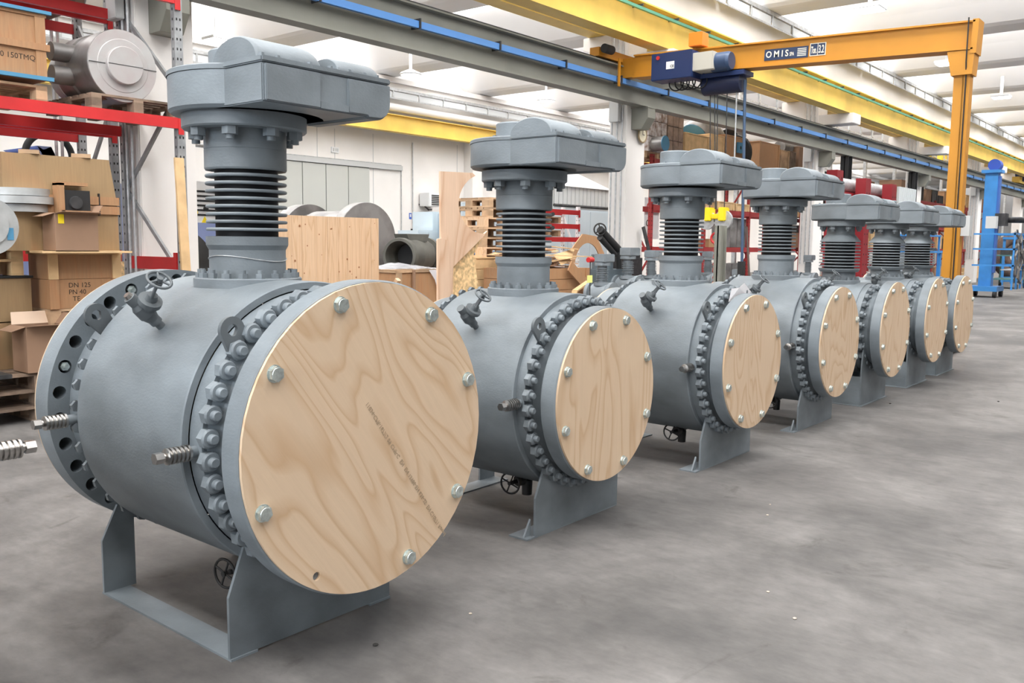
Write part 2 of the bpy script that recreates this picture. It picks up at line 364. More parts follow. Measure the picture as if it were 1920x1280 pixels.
def nut_mb(r=.031, h=.03, rs=.016, hs=.022):
    """hex nut and stud end, standing on the XZ plane towards -Y"""
    m = MB(); m.prism(hexp(r, .26), -h * .82, 0, 'Y'); m.lathe([(-h * .82, r * .96), (-h, r * .80), (-h, 0)], 18, 'Y')
    m.lathe([(-h, rs), (-h - hs * .8, rs), (-h - hs, rs * .8), (-h - hs, 0)], 14, 'Y'); return m
def bolt_head_mb(r=.027, h=.018):
    m = MB(); m.prism(hexp(r, .1), -h, -.003, 'Y'); m.lathe([(-.003, 0), (-.003, r * 1.12), (0, r * 1.12)], 18, 'Y'); m.lathe([(-h, r * .82), (-h - .002, r * .78), (-h - .002, 0)], 16, 'Y'); return m
def arc(cx, cz, r, a0, a1, n): return [(cx + r * math.cos(a0 + (a1 - a0) * i / n), cz + r * math.sin(a0 + (a1 - a0) * i / n)) for i in range(n + 1)]
def handwheel(name, parent, c, nrm, R, r, m, spokes=3):
    h = MB(); h.torus(c, nrm, R, r, 24, 8); c = Vector(c); n = Vector(nrm).normalized(); u = n.orthogonal().normalized(); w = n.cross(u)
    for k in range(spokes):
        a = 2 * PI * k / spokes + .4; h.tube(c, c + (u * math.cos(a) + w * math.sin(a)) * R, r * .8, r * .8, 8)
    h.tube(c - n * .008, c + n * .012, .012, .012, 10)
    return h.build(name, m, parent)
def make_valve(label, X, T):
    """T: dimensions; local origin on the floor below the body centre"""
    t = thing('ball_valve', label, 'valve', (X, 3.27, 0), 0, T.get('group'))
    Y = lambda y: y - 3.27
    Zc = T['Zc']; Cz = (0, 0, Zc); RB = T['RB']
    yb0, yb1 = Y(T['yb0']), Y(T['yb1'])
    # body barrel with its boss below the bonnet
    nx, ny = T['neck']
    b = MB(); b.lathe([(yb0, RB - .03), (yb0, RB - .004), (yb0 + .006, RB), (yb1 - .006, RB), (yb1, RB - .004), (yb1, RB - .03)], 96, 'Y', Cz)
    # flared saddle under the bonnet flange, blended onto the barrel
    zf = Zc + T['zf0']; n = 48; rings = []
    for q in range(6):
        s = q / 5; r = T['rf'] + .005 + (1 - s) ** 2 * .16; ring = []
        for i in range(n):
            a = 2 * PI * i / n; x = nx + r * math.cos(a); y = ny + r * math.sin(a)
            zb = Zc + math.sqrt(max(RB * RB - x * x, .01)) - .004; ring.append((x, min(max(y, yb0 + .01), yb1 - .01), zb + (zf - zb) * s ** 2 if zf > zb else zb + (zf - zb) * s))
        rings.append(ring)
    vs = [p for r in rings for p in r]; b.add(vs, [(q * n + i, q * n + (i + 1) % n, (q + 1) * n + (i + 1) % n, (q + 1) * n + i) for q in range(5) for i in range(n)], True)
    b.build('body', GREY, t)
    # closures with stud nuts
    RC = T['RC']; RN = T['RN']; RH = T['RH']
    for side in (0, 1):
        yo = Y(T['yc']) if side == 0 else yb1 + .025; yi = yb0 if side == 0 else yb1
        yf = Y(T['yf']) if side == 0 else Y(T['yfb'])
        sg = -1 if side == 0 else 1
        c = MB(); c.lathe([(yi, RC), (yo, RC), (yo, RH + .05), (yo + sg * .02, RH + .012), (yo + sg * .04, RH), (yf - sg * .06, RH), (yf, RH + .03)], 96, 'Y', Cz)
        cp = c.build('closure_plate', GREY, t)
        src = None
        for k in range(T['N']):
            a = 2 * PI * (k + .5) / T['N'] + T.get('na', 0)
            loc = (RN * math.cos(a), yo, Zc + RN * math.sin(a)); rot = (0, -a + .3, 0) if side == 0 else (0, 0, PI)
            if side == 1:
                if not (PI * .42 < a % (2 * PI) < PI * 1.45): continue
                loc = ((RB - .014) * math.cos(a), yo, Zc + (RB - .014) * math.sin(a))
            if src is None:
                src = nut_mb(*(T['nut'] if side == 0 else (.025, .024, .012, .01))).build('stud_nut', GREY, cp); src.location = loc; src.rotation_euler = rot
            else: inst(src, cp, loc, rot)
    # front flange and blind plywood
    RF = T['RF']; RP = T['RP']; yf = Y(T['yf']); yff = Y(T['yff'])
    f = MB(); f.lathe([(yf, RH), (yf, RF - .006), (yf - .006, RF), (yff + .006, RF), (yff, RF - .006), (yff, RF * .4), (yff + .02, 0)], 112, 'Y', Cz); f.build('front_flange', GREY, t)
    p = MB(); p.lathe([(.0, 0), (.0, RP), (-.012, RP), (-.012, 0)], 112, 'Y') if not T.get('hole') else None
    if T.get('hole'):
        # cover with one open bolt hole: fan of a disc round the hole
        a = T['hole']; a += T.get('grain', 0); hc = Vector((.545 * math.cos(a), 0, .545 * math.sin(a))); rh = .016; seg = 96; hol = []; rim = []
        for i in range(seg):
            q = 2 * PI * i / seg; d = Vector((math.cos(q), 0, math.sin(q))); hol.append(hc + d * rh)
            bq = hc.dot(d); tt = -bq + math.sqrt(bq * bq - hc.dot(hc) + RP * RP); rim.append(hc + d * tt)
        for y in (0, -.012):
            p.add([h + Vector((0, y, 0)) for h in hol + rim], [(i, (i + 1) % seg, seg + (i + 1) % seg, seg + i) for i in range(seg)], False)
        for L_ in (hol, rim): p.add([h + Vector((0, y, 0)) for y in (0, -.012) for h in L_], [(i, (i + 1) % seg, seg + (i + 1) % seg, seg + i) for i in range(seg)], True)
    co = p.build('plywood_cover', PLY, t); co.location = (0, yff, Zc); gr = T.get('grain', 0); co.rotation_euler = (0, gr, 0); co['label'] = 'pale plywood disc'
    src = None
    for a in T['bolts']:
        a = math.radians(a); a2 = a + gr
        loc = (T['rbolt'] * math.cos(a2), -.012, T['rbolt'] * math.sin(a2))
        if src is None: src = bolt_head_mb(*T.get('bh', (.026, .018))).build('cover_bolt', ZINC, co); src.location = loc
        else: inst(src, co, loc, (0, a * 2.1, 0))
    # back flange with open bolt holes and plywood behind it
    yb = Y(T['yfb']); f = MB(); NH = T['NH']
    circle_holes_ring(f, RH, RF, yb, yb + T['tb'], NH, RF - .048, T['rh'], math.radians(T.get('ha', 0))); f.lathe([(yb - .07, RH), (yb, RH + .03)], 96, 'Y')
    fo = f.build('back_flange', GREY, t); fo.location = Cz
    pb = MB().lathe([(0, 0), (0, RP + .006), (.012, RP + .006), (.012, 0)], 96, 'Y').build('back_cover', PLY, t); pb.location = (0, yb + T['tb'], Zc); pb['label'] = 'plywood disc on the rear flange'
    bs = None
    for k in T.get('bb', ()):
        a = math.radians(T.get('ha', 0) + k * 360 / NH); loc = ((RF - .048) * math.cos(a), -T['tb'] + .01, (RF - .048) * math.sin(a))
        if bs is None:
            bs = MB().prism(hexp(.02), -.012, .02, 'Y').lathe([(.02, .011), (-.03, .011), (-.034, 0)], 12, 'Y').build('cover_bolt', ZINC, pb); bs.location = loc
        else: inst(bs, pb, loc)
    # bonnet flange with cap screws
    bf = MB().lathe([(Zc + T['zf0'] - .05, T['rf']), (Zc + T['zf1'] - .004, T['rf']), (Zc + T['zf1'], T['rf'] - .004), (Zc + T['zf1'], .08)], 56, 'Z', (nx, ny, 0)).build('bonnet_flange', GREY, t)
    src = None
    for k in range(T['nb']):
        a = 2 * PI * (k + .5) / T['nb']; loc = (nx + (T['rf'] - .028) * math.cos(a), ny + (T['rf'] - .028) * math.sin(a), Zc + T['zf1'])
        if src is None:
            src = MB().prism(hexp(.019), 0, .02, 'Z').lathe([(.02, .011), (.034, .011), (.034, 0)], 12, 'Z').build('bonnet_bolt', GREY, bf); src.location = loc
        else: inst(src, bf, loc, (0, 0, a))
    # neck
    NP = [(Zc + z, r) for z, r in T['lowneck']]
    ln = MB().lathe(NP, 56, 'Z', (nx, ny, 0)).build('bonnet_neck', GREY, t)
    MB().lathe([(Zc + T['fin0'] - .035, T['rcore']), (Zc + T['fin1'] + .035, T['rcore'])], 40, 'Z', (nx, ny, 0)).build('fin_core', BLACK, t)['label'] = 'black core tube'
    src = None; NF = 8
    for k in range(NF):
        z = Zc + T['fin0'] + (T['fin1'] - T['fin0']) * k / (NF - 1)
        if src is None: src = MB().lathe([(-.0062, T['rcore'] - .002), (-.0062, T['rfin'] - .003), (-.002, T['rfin']), (.002, T['rfin']), (.0062, T['rfin'] - .003), (.0062, T['rcore'] - .002)], 56, 'Z').build('cooling_fin', GREY, t); src.location = (nx, ny, z)
        else: inst(src, t, (nx, ny, z))
    MB().lathe([(Zc + z, r) for z, r in T['upneck']], 56, 'Z', (nx, ny, 0)).build('upper_neck', GREY, t)
    # mounting flange, hanging nuts
    zm0, zm1 = Zc + T['zm0'], Zc + T['zm1']
    mf = MB().lathe([(zm0, .1), (zm0, T['rm'] - .006), (zm0 + .006, T['rm']), (zm1, T['rm']), (zm1, .1)], 56, 'Z', (nx, ny, 0)).build('mounting_flange', GREY, t)
    src = None
    for k in range(8):
        a = 2 * PI * (k + .5) / 8 + .3; loc = (nx + (T['rm'] - .045) * math.cos(a), ny + (T['rm'] - .045) * math.sin(a), zm0)
        if src is None:
            src = MB().prism(hexp(.032), -.032, 0, 'Z').lathe([(-.032, .017), (-.05, .017), (-.05, 0)], 14, 'Z').build('hanging_nut', GREY, mf); src.location = loc
        else: inst(src, mf, loc, (0, 0, a))
    # gearbox: sector drum and worm housing
    gx, gy = T['gear']; z0 = Zc + T['zg0']; z1 = Zc + T['zg1']; RD = .318; lid = .024
    g = MB(); g.lathe([(z0 + .0, .1), (z0, RD - .012), (z0 + .012, RD), (z1 - lid, RD), (z1 - lid, .05)], 72, 'Z', (gx, gy, 0))
    xa, xb, ya, ybk = gx + T.get('gxa', -.29), gx + T.get('gxb', .39), gy - .445, gy - .05
    prof = [(xa, z0), (xb - .13, z0), (xb - .125, z0 - .008)] + arc(xb - .07, z0 + .062, .07, -PI / 2, 0, 6) + [(xb, z1 - lid), (xa, z1 - lid)]
    g2 = MB().prism(prof, ya, ybk, 'Y')
    g2.v = [Vector((p.x, p.y, p.z)) for p in g2.v]
    gbx = g.build('gearbox', GREY, t)
    hs = g2.build('worm_housing', GREY, gbx, .012)
    # raised pads either side of the shallow front recess
    MB().box(xa + .01, xa + .26, ya - .012, ya + .01, z0 + .004, z1 - lid - .004).build('front_pad', GREY, gbx, .003)
    MB().prism([(xa + .40, z0 + .004), (xb - .13, z0 + .004), (xb - .125, z0 - .004)] + arc(xb - .07, z0 + .062, .064, -PI / 2, 0, 6) + [(xb - .006, z1 - lid - .004), (xa + .40, z1 - lid - .004)], ya - .012, ya + .01, 'Y').build('front_pad', GREY, gbx, .003)
    MB().box(xa + .26, xa + .40, ya - .012, ya + .01, z0 + .004, z0 + .03).build('recess_sill', GREY, gbx)
    # lid plates and humps
    lm = MB(); lm.lathe([(z1 - lid + .002, RD + .003), (z1 - .005, RD + .003), (z1, RD - .004), (z1, 0)], 72, 'Z', (gx, gy, 0)); lm.build('drum_lid', GREY, gbx)
    lb = MB().box(xa - .004, xb + .004, ya - .004, ybk, z1 - lid + .002, z1 + .001); lb.build('housing_lid', GREY, gbx, .005)
    def hump(x0, x1, yc, hw, hh, endr):
        m = MB(); n = 18; q = 6; rings = []
        for j in range(q + 1):
            u = j / q; x = x1 - endr + endr * math.sin(u * PI / 2); k = math.cos(u * PI / 2) if j < q else .05; rings.append((x, .25 + .75 * k if j < q else .2))
        rings = [(x0, .93), (x0 + .012, 1.0)] + rings
        vs = []
        for x, k in rings:
            for i in range(n + 1):
                a = PI * i / n; vs.append((x, yc + hw * k * math.cos(a) * (1 if k == 1 else 1), z1 - .002 + hh * k * math.sin(a)))
        m.add(vs, [(r * (n + 1) + i, r * (n + 1) + i + 1, (r + 1) * (n + 1) + i + 1, (r + 1) * (n + 1) + i) for r in range(len(rings) - 1) for i in range(n)], True)
        m.add(vs[:n + 1], [tuple(range(n + 1))], False); m.add(vs[-(n + 1):], [tuple(range(n + 1))], False)
        return m
    hump(xa + .002, xa + .35, gy - .265, .15, .092, .10).build('worm_wheel_hump', GREY, gbx, weld=True)
    hump(xa + .37, xb - .005, gy - .33, .10, .062, .07).build('worm_shaft_hump', GREY, gbx, weld=True)
    MB().lathe([(z1, .125), (z1 + .10, .125), (z1 + .108, .117), (z1 + .108, 0)], 40, 'Z', (gx + .0, gy + .06, 0)).build('indicator_cap', GREY, gbx)
    src = None
    for x, y in ((xa + .02, ya + .03), (xa + .09, ya + .03), (xa + .24, ya + .03), (xa + .34, ya + .03), (xa + .38, ya + .03), (xb - .2, ya + .025), (xb - .12, ya + .025), (xb - .05, ya + .025), (gx - .25, gy + .02), (gx - .15, gy + .2)):
        if src is None: src = MB().prism(hexp(.011), 0, .014, 'Z').build('lid_screw', GREY, gbx); src.location = (x, y, z1)
        else: inst(src, gbx, (x, y, z1))
    # vent valve on the shoulder of the barrel
    a = math.radians(T['va']); n = Vector((math.cos(a), 0, math.sin(a))); base = Vector((0, Y(T['vy']), Zc)) + n * (RB - .01)
    sc = T.get('vs', 1.0); V = MB()
    V.tube(base, base + n * .04 * sc, .017 * sc, .017 * sc, 14); V.tube(base + n * .035 * sc, base + n * .06 * sc, .024 * sc, .024 * sc, 14)
    V.tube(base + n * .055 * sc, base + n * .085 * sc, .024 * sc, .034 * sc, 14); V.tube(base + n * .085 * sc, base + n * .13 * sc, .036 * sc, .034 * sc, 16); V.tube(base + n * .13 * sc, base + n * .15 * sc, .034 * sc, .022 * sc, 16)
    V.tube(base + n * .15 * sc, base + n * .185 * sc, .024 * sc, .024 * sc, 14)
    up = Vector((.02, -.72, .85)).normalized(); h0 = base + n * .10 * sc
    V.tube(h0, h0 + up * .06 * sc, .030 * sc, .030 * sc, 16); V.tube(h0 + up * .045 * sc, h0 + up * .065 * sc, .046 * sc, .046 * sc, 18); V.tube(h0 + up * .065 * sc, h0 + up * .09 * sc, .024 * sc, .02 * sc, 12)
    V.tube(h0 + up * .09 * sc, h0 + up * .175 * sc, .007 * sc, .007 * sc, 8)
    s1 = up.orthogonal().normalized() * .018 * sc
    V.tube(h0 + up * .085 * sc + s1, h0 + up * .145 * sc + s1 * .7, .006 * sc, .006 * sc, 6); V.tube(h0 + up * .085 * sc - s1, h0 + up * .145 * sc - s1 * .7, .006 * sc, .006 * sc, 6); V.tube(h0 + up * .14 * sc, h0 + up * .155 * sc, .017 * sc, .017 * sc, 10)
    vv = V.build('vent_valve', GREYD, t); handwheel('handwheel', vv, h0 + up * .165 * sc, up, .046 * sc, .0055 * sc, GREYD)
    if T.get('plug'): MB().tube(base + n * .18 * sc, base + n * .2 * sc, .018, .014, 12).build('vent_plug', STEEL, vv)
    # grease fittings towards -X (and +X)
    for yy, zz, sx in T['grease']:
        RR = RC if yy < T['yb0'] else RB; r0 = math.sqrt(RR * RR - (zz - Zc) ** 2); p0 = Vector((sx * (r0 - .02), Y(yy), zz)); d = Vector((sx, 0, 0))
        p0 = p0 + d * T.get('gext', 0); st = MB().tube(p0 - d * T.get('gext', 0), p0 + d * .05, .021, .021, 14).build('fitting_boss', GREY, t)
        q = p0 + d * .048; prof = [(0, 0)]; x = 0
        for k in range(5): prof += [(x, .030), (x + .009, .030), (x + .0095, .021), (x + .0155, .021)]; x += .016
        prof += [(x, .030), (x + .006, .030), (x + .012, .013), (x + .02, .013), (x + .0205, 0)]
        M = Matrix.Translation(q) @ d.to_track_quat('Z', 'Y').to_matrix().to_4x4()
        gf = MB().lathe(prof, 20, 'Z', M=M); gf.prism(hexp(.021), x + .02, x + .05, 'Z', M); gf.build('grease_fitting', STEEL, t)['label'] = 'bright ribbed steel grease fitting'
    # lifting lugs
    for yy, ang, lean, ln_, hr in T['lugs']:
        a = math.radians(ang); c0 = Vector((RN * math.cos(a), 0, Zc + RN * math.sin(a))); l = math.radians(lean); d = Vector((math.cos(l), 0, math.sin(l))); s = Vector((-d.z, 0, d.x)); e = c0 + d * ln_
        outer = []
        for i in range(13):
            q = -PI / 2 + PI * i / 12; outer.append(e + d * .05 * math.cos(q) + s * .05 * math.sin(q))
        for i in range(13):
            q = PI / 2 + PI * i / 12; outer.append(c0 + d * .034 * math.cos(q) + s * .034 * math.sin(q))
        m = MB(); no = len(outer); hole = []
        for o_ in outer:
            v = (o_ - e); v = v.normalized() if v.length > 1e-6 else d; hole.append(e + v * hr)
        y0, y1 = Y(yy), Y(yy) + .018
        for y in (y0, y1): m.add([p + Vector((0, y, 0)) for p in hole + outer], [(i, (i + 1) % no, no + (i + 1) % no, no + i) for i in range(no)], False)
        for Lp in (hole, outer): m.add([p + Vector((0, y, 0)) for y in (y0, y1) for p in Lp], [(i, (i + 1) % no, no + (i + 1) % no, no + i) for i in range(no)], True)
        m.build('lifting_lug', GREYD, t)
    # drain valve under the body
    dx, dy = T['drain']; D = MB(); zt = Zc - RB
    D.tube((dx + .16, dy, zt + .03), (dx + .16, dy, .17), .02, .02, 12); D.tube((dx + .16, dy, .19), (dx + .16, dy, .10), .034, .03, 14); D.tube((dx + .25, dy, .2), (dx + .02, dy, .2), .016, .012, 10); D.tube((dx + .11, dy, .2), (dx + .07, dy, .2), .034, .034, 14)
    dv = D.build('drain_valve', DKMET, t); handwheel('drain_handwheel', dv, (dx, dy, .2), (-1, -.15, 0), .062, .006, DKMET, 4)
    T['skid'](t, T, Y)
    return t
def skid_A(t, T, Y):
    Zc = T['Zc']; R = T['RB'] - .012; w = .41; ov = T.get('ov', .0)
    s = bpy.data.objects.new('support_frame', None); s.empty_display_size = .1; COL.objects.link(s); s.parent = t
    def saddle(R, x0, x1, z1, chl, chr_):
        pts = [(x0, .008), (x1, .008)]
        # arc of the saddle between the two shoulders
        zz = Zc - math.sqrt(R * R - chr_ * chr_); pts += [(x1, z1), (chr_, zz)]
        for i in range(1, 12):
            x = chr_ + (chl - chr_) * i / 12; pts.append((x, Zc - math.sqrt(R * R - x * x)))
        pts += [(chl, Zc - math.sqrt(R * R - chl * chl)), (x0, z1)]; return pts
    sh = T.get('sh', .245)
    MB().prism(saddle(T['RC'] - .05, -w, w, sh, -.32, .32), Y(2.867), Y(2.881), 'Y').build('front_plate', GREY, s)
    for sx in (-1, 1):
        zz = Zc - math.sqrt(R * R - .335 ** 2); z2 = Zc - math.sqrt(R * R - .26 ** 2)
        p = [(sx * .41, .008), (sx * .26, .008), (sx * .26, z2), (sx * .335, zz), (sx * .41, sh)]
        MB().prism(p, Y(3.86), Y(3.874), 'Y').build('leg_plate', GREY, s)
        a, b = (sx * .41, sx * .29); x0, x1 = sorted((a + sx * ov, b))
        if not ov: MB().box(x0, x1, Y(2.86), Y(3.88), 0, .009).build('base_bar', GREY, s)
        xg = sorted((sx * .405, sx * (.405 + max(ov, .0) + .001)))
        if ov and sx < 0: MB().prism([(sx * .41, .009), (sx * (.41 + ov * .8), .009), (sx * .41, .10)], Y(2.90), Y(2.912), 'Y').build('gusset', GREY, s)
    if ov:
        for y in (2.868, 3.74): MB().box(-.41 - ov, .41, Y(y), Y(y + .13), 0, .009).build('foot_plate', GREY, s)
def skid_B(t, T, Y):
    Zc = T['Zc']; w = .40; s = bpy.data.objects.new('support_frame', None); s.empty_display_size = .1; COL.objects.link(s); s.parent = t
    R = T['RH'] + .01; h = .40
    pts = [(-w, .008), (w, .008), (w, h)]
    for i in range(0, 13):
        x = .36 + (-.72) * i / 12; pts.append((x, max(.1, Zc - math.sqrt(R * R - x * x)) if abs(x) < R else h))
    pts.append((-w, h))
    MB().prism(pts, Y(2.867), Y(2.881), 'Y').build('front_plate', GREY, s); MB().prism(pts, Y(3.70), Y(3.714), 'Y').build('rear_plate', GREY, s)
    for sx in (-1, 1):
        x0, x1 = sorted((sx * .395, sx * .383)); MB().box(x0, x1, Y(2.881), Y(3.70), .008, .30).build('side_plate', GREY, s)
    MB().box(-.42, .42, Y(2.85), Y(3.73), 0, .008).build('base_plate', GREY, s)
A = dict(Zc=.765, RB=.555, yb0=2.92, yb1=3.64, ymid=3.28, yc=2.865, RC=.525, RN=.512, RH=.40, N=40, nut=(.035, .036, .017, .022), RF=.492, RP=.484, yf=2.785, yff=2.69, yfb=3.78, tb=.095,
         bolts=(114, 69, 24, 338, 292, 243, 199, 157), rbolt=.437, NH=24, rh=.018, ha=4, neck=(.0, .03), zf0=.53, zf1=.575, rf=.212, nb=18,
         lowneck=[(.575, .157), (.70, .157), (.72, .168), (.755, .168), (.757, .12)], fin0=.785, fin1=1.005, rcore=.128, rfin=.166,
         upneck=[(1.028, .12), (1.028, .163), (1.035, .167), (1.11, .167), (1.112, .1655), (1.114, .167), (1.215, .167)], zm0=1.19, zm1=1.25, rm=.252,
         zg0=1.263, zg1=1.425, gear=(.0, .03), va=139, vy=3.30, grease=((2.895, .76, -1),), lugs=((2.847, 139.5, 118, .075, .020),), drain=(-.20, -.05), skid=skid_A, ov=.07, sh=.22)
# gearbox bottom meets the mounting flange
V1 = dict(A, Zc=.86, RB=.58, yb0=2.88, yb1=3.68, ymid=3.28, yc=2.80, RC=.545, RN=.532, RH=.475, RF=.598, RP=.590, yf=2.60, yff=2.505, yfb=3.91, tb=.12, nut=(.038, .040, .019, .024),
          bolts=(108, 57, 18, 326, 288, 199, 147), rbolt=.54, bh=(.028, .02), NH=30, rh=.029, ha=100, bb=(1, 5, 16, 20), neck=(-.02, .0), gear=(.0, .0), gxa=-.245, gxb=.385, zf0=.545, zf1=.585, rf=.222,
          va=136.5, vy=3.27, vs=1.0, plug=True, grease=((2.84, .848, -1), (3.72, .85, -1)), lugs=((2.782, 139.5, 102, .075, .022), (3.70, 140, 128, .10, .022)), ov=0.0, sh=.25, hole=math.radians(238), grain=-.62,
          zg0=1.25, zg1=1.415)
B = dict(A, Zc=.765, RB=.47, yb0=2.97, yb1=3.58, ymid=3.275, yc=2.915, RC=.455, RN=.42, RH=.37, N=24, RF=.492, RP=.484, neck=(-.05, .0), gear=(-.0, .0), zf0=.45, zf1=.49, rf=.215,
         lowneck=[(.49, .165), (.575, .165), (.575, .19), (.60, .205), (.612, .205), (.612, .12)], fin0=.635, fin1=.865, rcore=.15, rfin=.203,
         upneck=[(.885, .12), (.885, .20), (.895, .20), (.965, .14), (1.06, .137)], zm0=1.045, zm1=1.105, rm=.235, zg0=1.108, zg1=1.275, grease=(), lugs=(), skid=skid_B, va=128, nut=(.036, .034, .017, .024), drain=(-.2, .0))
make_valve('nearest and largest grey ball valve, stamped plywood cover with one missing bolt', 2.235, V1)
v1 = bpy.data.objects[[o.name for o in COL.objects if o.get('label', '').startswith('nearest and largest')][0]]
STAMP = mat('faint_black_ink', (.36, .27, .18), .8)
p0 = at(690, 752, 'Y', 2.4915); p1 = at(836, 1000, 'Y', 2.4915)
cov = [o for o in COL.objects if o.name.startswith('plywood_cover')][0]
Mw = face_M(p0 - Vector((2.235, 3.27, 0)), p1 - p0, (p1 - p0).cross(Vector((0, 1, 0))) * -1)
text('11034-CPR-1677/2 09 CMP-C  EN  EN 13986-EN 636-2S  EN C10P71 Round', .024, STAMP, v1, Mw, 'stamped_text', .0004)
st_ = [o for o in COL.objects if o.name == 'stamped_text'][0]; k_ = (p1 - p0).length / max(q.co.x for q in st_.data.vertices); st_.matrix_local = Mw @ Matrix.Diagonal((k_, 1, 1, 1))
tA = make_valve('second grey ball valve from the left, vertical grain plywood cover, ribbed neck', 4.131, A)
labs = ['third grey ball valve from the left, with white paper sheet tucked behind its cover', 'fourth grey ball valve from the left, last one with parallel cylindrical neck']
covA = []
for X, l, g in ((6.045, labs[0], .12), (7.84, labs[1], -.10)):
    c = copy_tree(tA); c.location = (X, 3.27, 0); c['label'] = l
    for q in COL.objects:
        if q.parent is c and q.name.startswith('plywood_cover'): q.data = q.data.copy()
tB = make_valve('fifth valve in the row, first with conical neck skirt, closed box support', 9.46, B)
for X, l in ((11.04, 'sixth valve in the row, conical neck, between two box-supported valves'), (12.34, 'seventh and farthest grey valve of the row, beside the golden gantry leg')):
    c = copy_tree(tB); c.location = (X, 3.27, 0); c['label'] = l
# the next valve of the row, left of the picture: only its ribbed fitting reaches into view
T0 = dict(A, grease=((2.87, .955, 1),), lugs=(), gext=.07)
c = make_valve('grey ball valve outside the left edge, only its ribbed steel fitting showing', .44, T0)
# ------------------------------------------------------------------ helpers for the goods
BLK = mat('black_rubber', (.015, .015, .016), .7); WHT = mat('white_enamel', (.78, .79, .80), .4); INK = mat('black_marker', (.05, .035, .025), .8)
ORNG = mat('orange_lamp_plastic', (.95, .22, .02), .4); BLUEM = mat('bright_blue_paint', (.045, .23, .56), .4, 0, .1, 3); BLUEP = mat('blue_pallet_edge', (.07, .24, .40), .5)
PALEB = mat('pale_blue_sheet', (.56, .65, .71), .5, 0, .04, 1); STEELD = mat('dull_turned_steel', (.27, .26, .255), .42, .7, .35, 3); STEELF = mat('steel_face_red_marks', (.42, .42, .415), .5, .2, 0, 5, col2=(.40, .355, .35), detail=8)
OLIVE = mat('dark_cast_valve', (.10, .098, .085), .6, .2, .2, 5); PLASTIC = mat('grey_panel', (.52, .53, .53), .5); YELC = mat('yellow_enamel', (.88, .66, .02), .4); TAN = mat('light_batten', (.62, .42, .22), .75, 0, .15, 5)
WRAP = mat('stretch_wrap', (.60, .57, .58), .25, 0, 0, 9, .9, 14, col2=(.22, .15, .12)); WRAPB = mat('wrapped_brown_boxes', (.26, .18, .14), .35, 0, .3, 7, .5, 10)
def X_(px, Y, py=400): return at(px, py, 'Y', Y).x
def Z_(px, py, Y): return at(px, py, 'Y', Y).z
def pallet(label, x, y, z, w=1.2, d=.8, group=None, m=None, rz=0, top=True):
    m = m or WOODM; t = thing('pallet', label, 'pallet', (x, y, z), rz, group)
    n = 7; bw = .1; src = None
    for k in range(n):
        yy = -d / 2 + (d - bw) * k / (n - 1)
        if src is None: src = MB().box(-w / 2, w / 2, 0, bw, .122, .144).build('deck_board', m, t); src.location = (0, yy, 0)
        else: inst(src, t, (0, yy, 0))
    src = None
    for i in (-1, 0, 1):
        for j in (-1, 0, 1):
            loc = (i * (w / 2 - .05), j * (d / 2 - .07), .0)
            if src is None: src = MB().box(-.05, .05, -.07, .07, .022, .10).build('block', m, t); src.location = loc
            else: inst(src, t, loc)
    src = None
    for i in (-1, 0, 1):
        for zz in (0, .10):
            if src is None: src = MB().box(-.05, .05, -d / 2, d / 2, 0, .022).build('stringer', m, t); src.location = (i * (w / 2 - .05), 0, zz)
            else: inst(src, t, (i * (w / 2 - .05), 0, zz))
    return t
def crate(label, x0, x1, y0, y1, z0, z1, m, mb=None, lid=.02, planks=0, group=None, battens=True, name='wooden_crate', cat='crate', over=.015):
    t = thing(name, label, cat, ((x0 + x1) / 2, (y0 + y1) / 2, z0), 0, group); w, d, h = (x1 - x0) / 2, (y1 - y0) / 2, z1 - z0; mb = mb or m
    if planks:
        MB().box(-w + .012, w - .012, -d + .012, d - .012, .0, h - lid).build('inner_box', m, t); src = None
        hp = (h - lid) / planks
        for k in range(planks):
            if src is None: src = MB().box(-w, w, -d, -d + .012, .004, hp - .004).box(-w, -w + .012, -d + .012, d, .004, hp - .004).box(w - .012, w, -d + .012, d, .004, hp - .004).build('plank', m, t)
            else: inst(src, t, (0, 0, k * hp))
    else: MB().box(-w, w, -d, d, 0, h - lid).build('side_panels', m, t, .003)
    if lid: MB().box(-w - over, w + over, -d - over, d + over, h - lid, h).build('lid', mb, t, .002)
    if battens:
        s = None; bw = min(.09, w * .25)
        for bxp in (-w, w - bw):
            if s is None: s = MB().box(0, bw, -d - .018, -d - .0005, .0, h - lid).build('batten', mb, t); s.location = (bxp, 0, 0)
            else: inst(s, t, (bxp, 0, 0))
    return t
def carton(label, x0, x1, y0, y1, z0, z1, flap=.14, tilt=1.0):
    t = thing('cardboard_box', label, 'box', ((x0 + x1) / 2, (y0 + y1) / 2, z0)); w, d, h = (x1 - x0) / 2, (y1 - y0) / 2, z1 - z0; e = .005
    MB().box(-w, w, -d, -d + e, 0, h).box(-w, w, d - e, d, 0, h).box(-w, -w + e, -d + e, d - e, 0, h).box(w - e, w, -d + e, d - e, 0, h).box(-w, w, -d, d, 0, e).build('carton_body', CARD, t)
    for i, (p, a, b) in enumerate((((-w, -d, h), (1, 0, 0), (0, -1, .15)), ((-w, d, h), (1, 0, 0), (0, .5, .9)), ((-w, -d, h), (0, 1, 0), (-1, 0, -.35 * tilt)), ((w, -d, h), (0, 1, 0), (.6, 0, .8)))):
        L = 2 * w if i < 2 else 2 * d; p, a, b = Vector(p), Vector(a), Vector(b).normalized() * flap; n = a.cross(b).normalized() * .004
        q = [p, p + a * L, p + a * (L - .02) + b, p + a * .02 + b]; MB().add(q + [k + n for k in q], [(0, 1, 2, 3), (7, 6, 5, 4), (0, 4, 5, 1), (1, 5, 6, 2), (2, 6, 7, 3), (3, 7, 4, 0)]).build('flap', CARDL if i == 1 else CARD, t)
    return t
